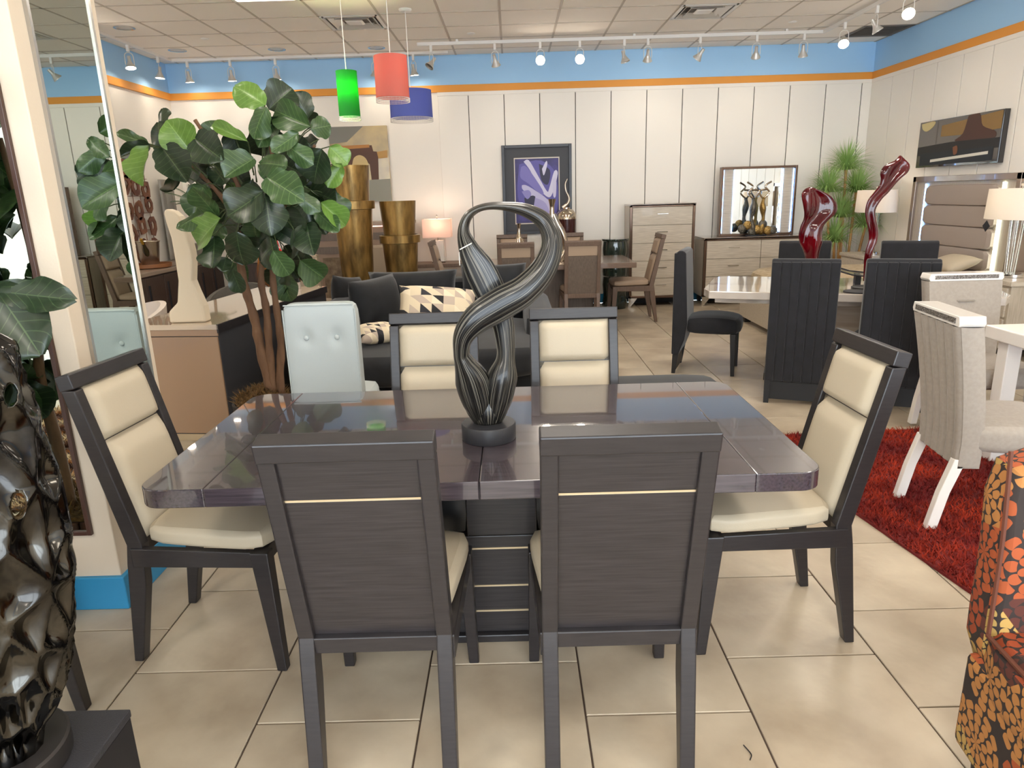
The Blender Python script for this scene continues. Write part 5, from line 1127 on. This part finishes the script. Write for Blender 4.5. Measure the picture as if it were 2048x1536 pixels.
t = thing('wine_bucket', 'silver ice bucket standing on the round wooden tray', 'bucket', (-4.19, by, .856)); MB().lathe([(.085, 0), (.09, .01), (.125, .27), (.135, .285), (.125, .29), (.115, .27), (.08, .02), (0, .02)], 36).obj('bucket', M('brushed_silver', 'b5aa9c', .25, .95), t, smooth=True)
t = thing('wine_bottle', 'dark gold-necked bottle leaning in the silver bucket', 'bottle', (-4.17, by - .02, .9)); b_ = MB().lathe([(.036, 0), (.036, .17), (.014, .23), (.013, .31), (.016, .315), (0, .32)], 18).obj('bottle', M('dark_bottle', '2b2410', .1), t, rot=(.5, 0, 0), smooth=True); MB().lathe([(.015, .25), (.0165, .315), (0, .322)], 18).obj('foil', M('gold_foil', 'b08a30', .3, .8), b_, smooth=True)
# wall art on the left wall
wa = thing('wall_sculpture', 'brown metal wall sculpture of rough pierced plates on wires', 'wall art', (XL + .03, 8.5, 1.5))
m_rust = M('rusty_metal', '5f3327', .4, .6, col2='8b5a3c', ns=8)
rr = random.Random(12)
wires = MB()
for k in range(5): wires.tube([(.01, -.34 + k * .17, -.55), (.01, -.34 + k * .17, .6)], .004, 5)
for k in range(6): wires.tube([(.012, -.38, -.45 + k * .2), (.012, .38, -.45 + k * .2)], .004, 5)
wires.obj('wire_grid', m_rust, wa)
for k in range(19):
    yc = -.32 + (k % 4) * .21 + rr.uniform(-.05, .05); zc = -.48 + (k // 4) * .24 + rr.uniform(-.05, .05); n = 8; a0 = rr.random() * 6
    o_ = [(yc + .1 * rr.uniform(.7, 1.2) * math.cos(a0 + i * 2 * PI / n), zc + .12 * rr.uniform(.7, 1.2) * math.sin(a0 + i * 2 * PI / n)) for i in range(n)]; i_ = [(yc + (a - yc) * .42, zc + (b_ - zc) * .42) for a, b_ in o_]
    g = MB(); v = [(.02, a, b_) for a, b_ in o_] + [(.02, a, b_) for a, b_ in i_] + [(.032, a, b_) for a, b_ in o_] + [(.032, a, b_) for a, b_ in i_]; f = []
    for i in range(n):
        j = (i + 1) % n; f += [(i, j, n + j, n + i), (2 * n + i, 3 * n + i, 3 * n + j, 2 * n + j), (i, 2 * n + i, 2 * n + j, j), (n + i, n + j, 3 * n + j, 3 * n + i)]
    g.add(v, f).obj('pierced_plate', m_rust, wa)
# grey panel and palm in the left corner
tag(MB().grid(40, 2, lambda u, v: Vector((-4.43 + .02 * math.sin(u * 60), 9.1 + .35 * u, .85 + 1.0 * v)), uvs=False).obj('drape_panel', M('grey_drape', '9d978c', .6), smooth=True), 'grey pleated fabric panel hanging behind the white sculpture', 'drape')
pm = thing('palm_plant', 'dark green feathery palm in the left room corner', 'plant', (-3.95, 9.1, 0))
MB().lathe([(.12, .84), (.15, 1.05), (.14, 1.05), (0, 1.03)], 24).obj('pot', M('grey_pot', '7c7468', .5), pm, smooth=True)
MB().tube([(0, 0, 1.0), (.02, 0, 1.3), (0, .02, 1.5)], .02, 8).obj('stem', m_bark, pm, smooth=True); m_palm = M('palm_leaf', '2f4a26', .5, col2='4d6b38', ns=6)
for k in range(13):
    a = k * 2.4; el = .25 + .9 * ((k * 7) % 13) / 13; fr = MB(); P = []
    for i in range(9): s_ = i / 8; r_ = .42 * s_; P.append(Vector((math.cos(a) * r_ * math.sin(el + .5 * s_), math.sin(a) * r_ * math.sin(el + .5 * s_), 1.45 + .55 * s_ * math.cos(el) - .2 * s_ * s_)))
    fr.tube(P, .004, 5)
    for i in range(1, 9):
        t_ = (P[i] - P[i - 1]).normalized(); sd_ = t_.cross(Vector((0, 0, 1))).normalized()
        for j in range(3):
            p = P[i - 1].lerp(P[i], j / 3)
            for s2 in (-1, 1): d = (sd_ * s2 + t_ * .6 - Vector((0, 0, .25))).normalized() * .16 * (1.15 - i / 9); fr.add([p - t_ * .008, p + t_ * .008, p + d], [(0, 1, 2)])
    fo = fr.obj('frond', m_palm, pm)
    for v_ in fo.data.vertices:
        w_ = v_.co + pm.location
        if w_.x < XL + .04: v_.co.x = XL + .04 - pm.location.x
        if w_.y > YB - .04: v_.co.y = YB - .04 - pm.location.y
tag(MB().box(-.07, .07, -.002, .002, 0, .1).obj('sign_card', M('card_white', 'd8d0c6', .6), loc=(-3.55, 9.38, .801)), 'small white information card standing on the dark sideboard', 'card')
dg_ = thing('dried_grass_bundle', 'orange dried grass bundle hanging in front of the dark sideboard', 'ornament', (-3.3, 9.24, 0)); g = MB(); rr = random.Random(2)
for k in range(160): p = Vector((rr.uniform(-.04, .04), rr.uniform(-.02, .02), .85)); g.add([p + Vector((-.003, 0, 0)), p + Vector((.003, 0, 0)), p + Vector((rr.uniform(-.08, .08), rr.uniform(-.04, .02), -rr.uniform(.25, .5)))], [(0, 1, 2)])
stuff(g.obj('grass', M('orange_straw', 'b5702c', .8), dg_)); MB().tube([(0, 0, 0), (0, 0, .86)], .01, 6).obj('stake', m_brw, dg_)
# striped rug seen in the pillar mirror
sr = thing('striped_rug', 'brown and cream striped shag rug seen reflected in the pillar mirror', 'rug', (-2.9, .55, 0))
ms_ = bpy.data.materials.new('striped_shag'); ms_.use_nodes = True; nt = ms_.node_tree; b = nt.nodes['Principled BSDF']; N = nt.nodes.new; L = nt.links.new
tc = N('ShaderNodeTexCoord'); wv = N('ShaderNodeTexWave'); wv.bands_direction = 'Y'; wv.inputs['Scale'].default_value = .9; wv.inputs['Distortion'].default_value = 2.5; wv.inputs['Detail'].default_value = 2; L(tc.outputs['Object'], wv.inputs['Vector'])
rp = N('ShaderNodeValToRGB'); L(wv.outputs['Fac'], rp.inputs[0]); rp.color_ramp.elements[0].color = lin('3f2018'); rp.color_ramp.elements[1].color = lin('d9c09a'); e = rp.color_ramp.elements.new(.5); e.color = lin('9a5f2e'); L(rp.outputs[0], b.inputs['Base Color']); b.inputs['Roughness'].default_value = .95
MB().box(-.8, .8, -.95, .95, .001, .012).obj('backing', M('rug_back_brown', '4a3222', .9), sr)
pile = MB(); rr = random.Random(9); shag(pile, 14000, lambda: (rr.uniform(-.8, .8), rr.uniform(-.95, .95)), .035, .008, .01); stuff(pile.obj('pile', ms_, sr))
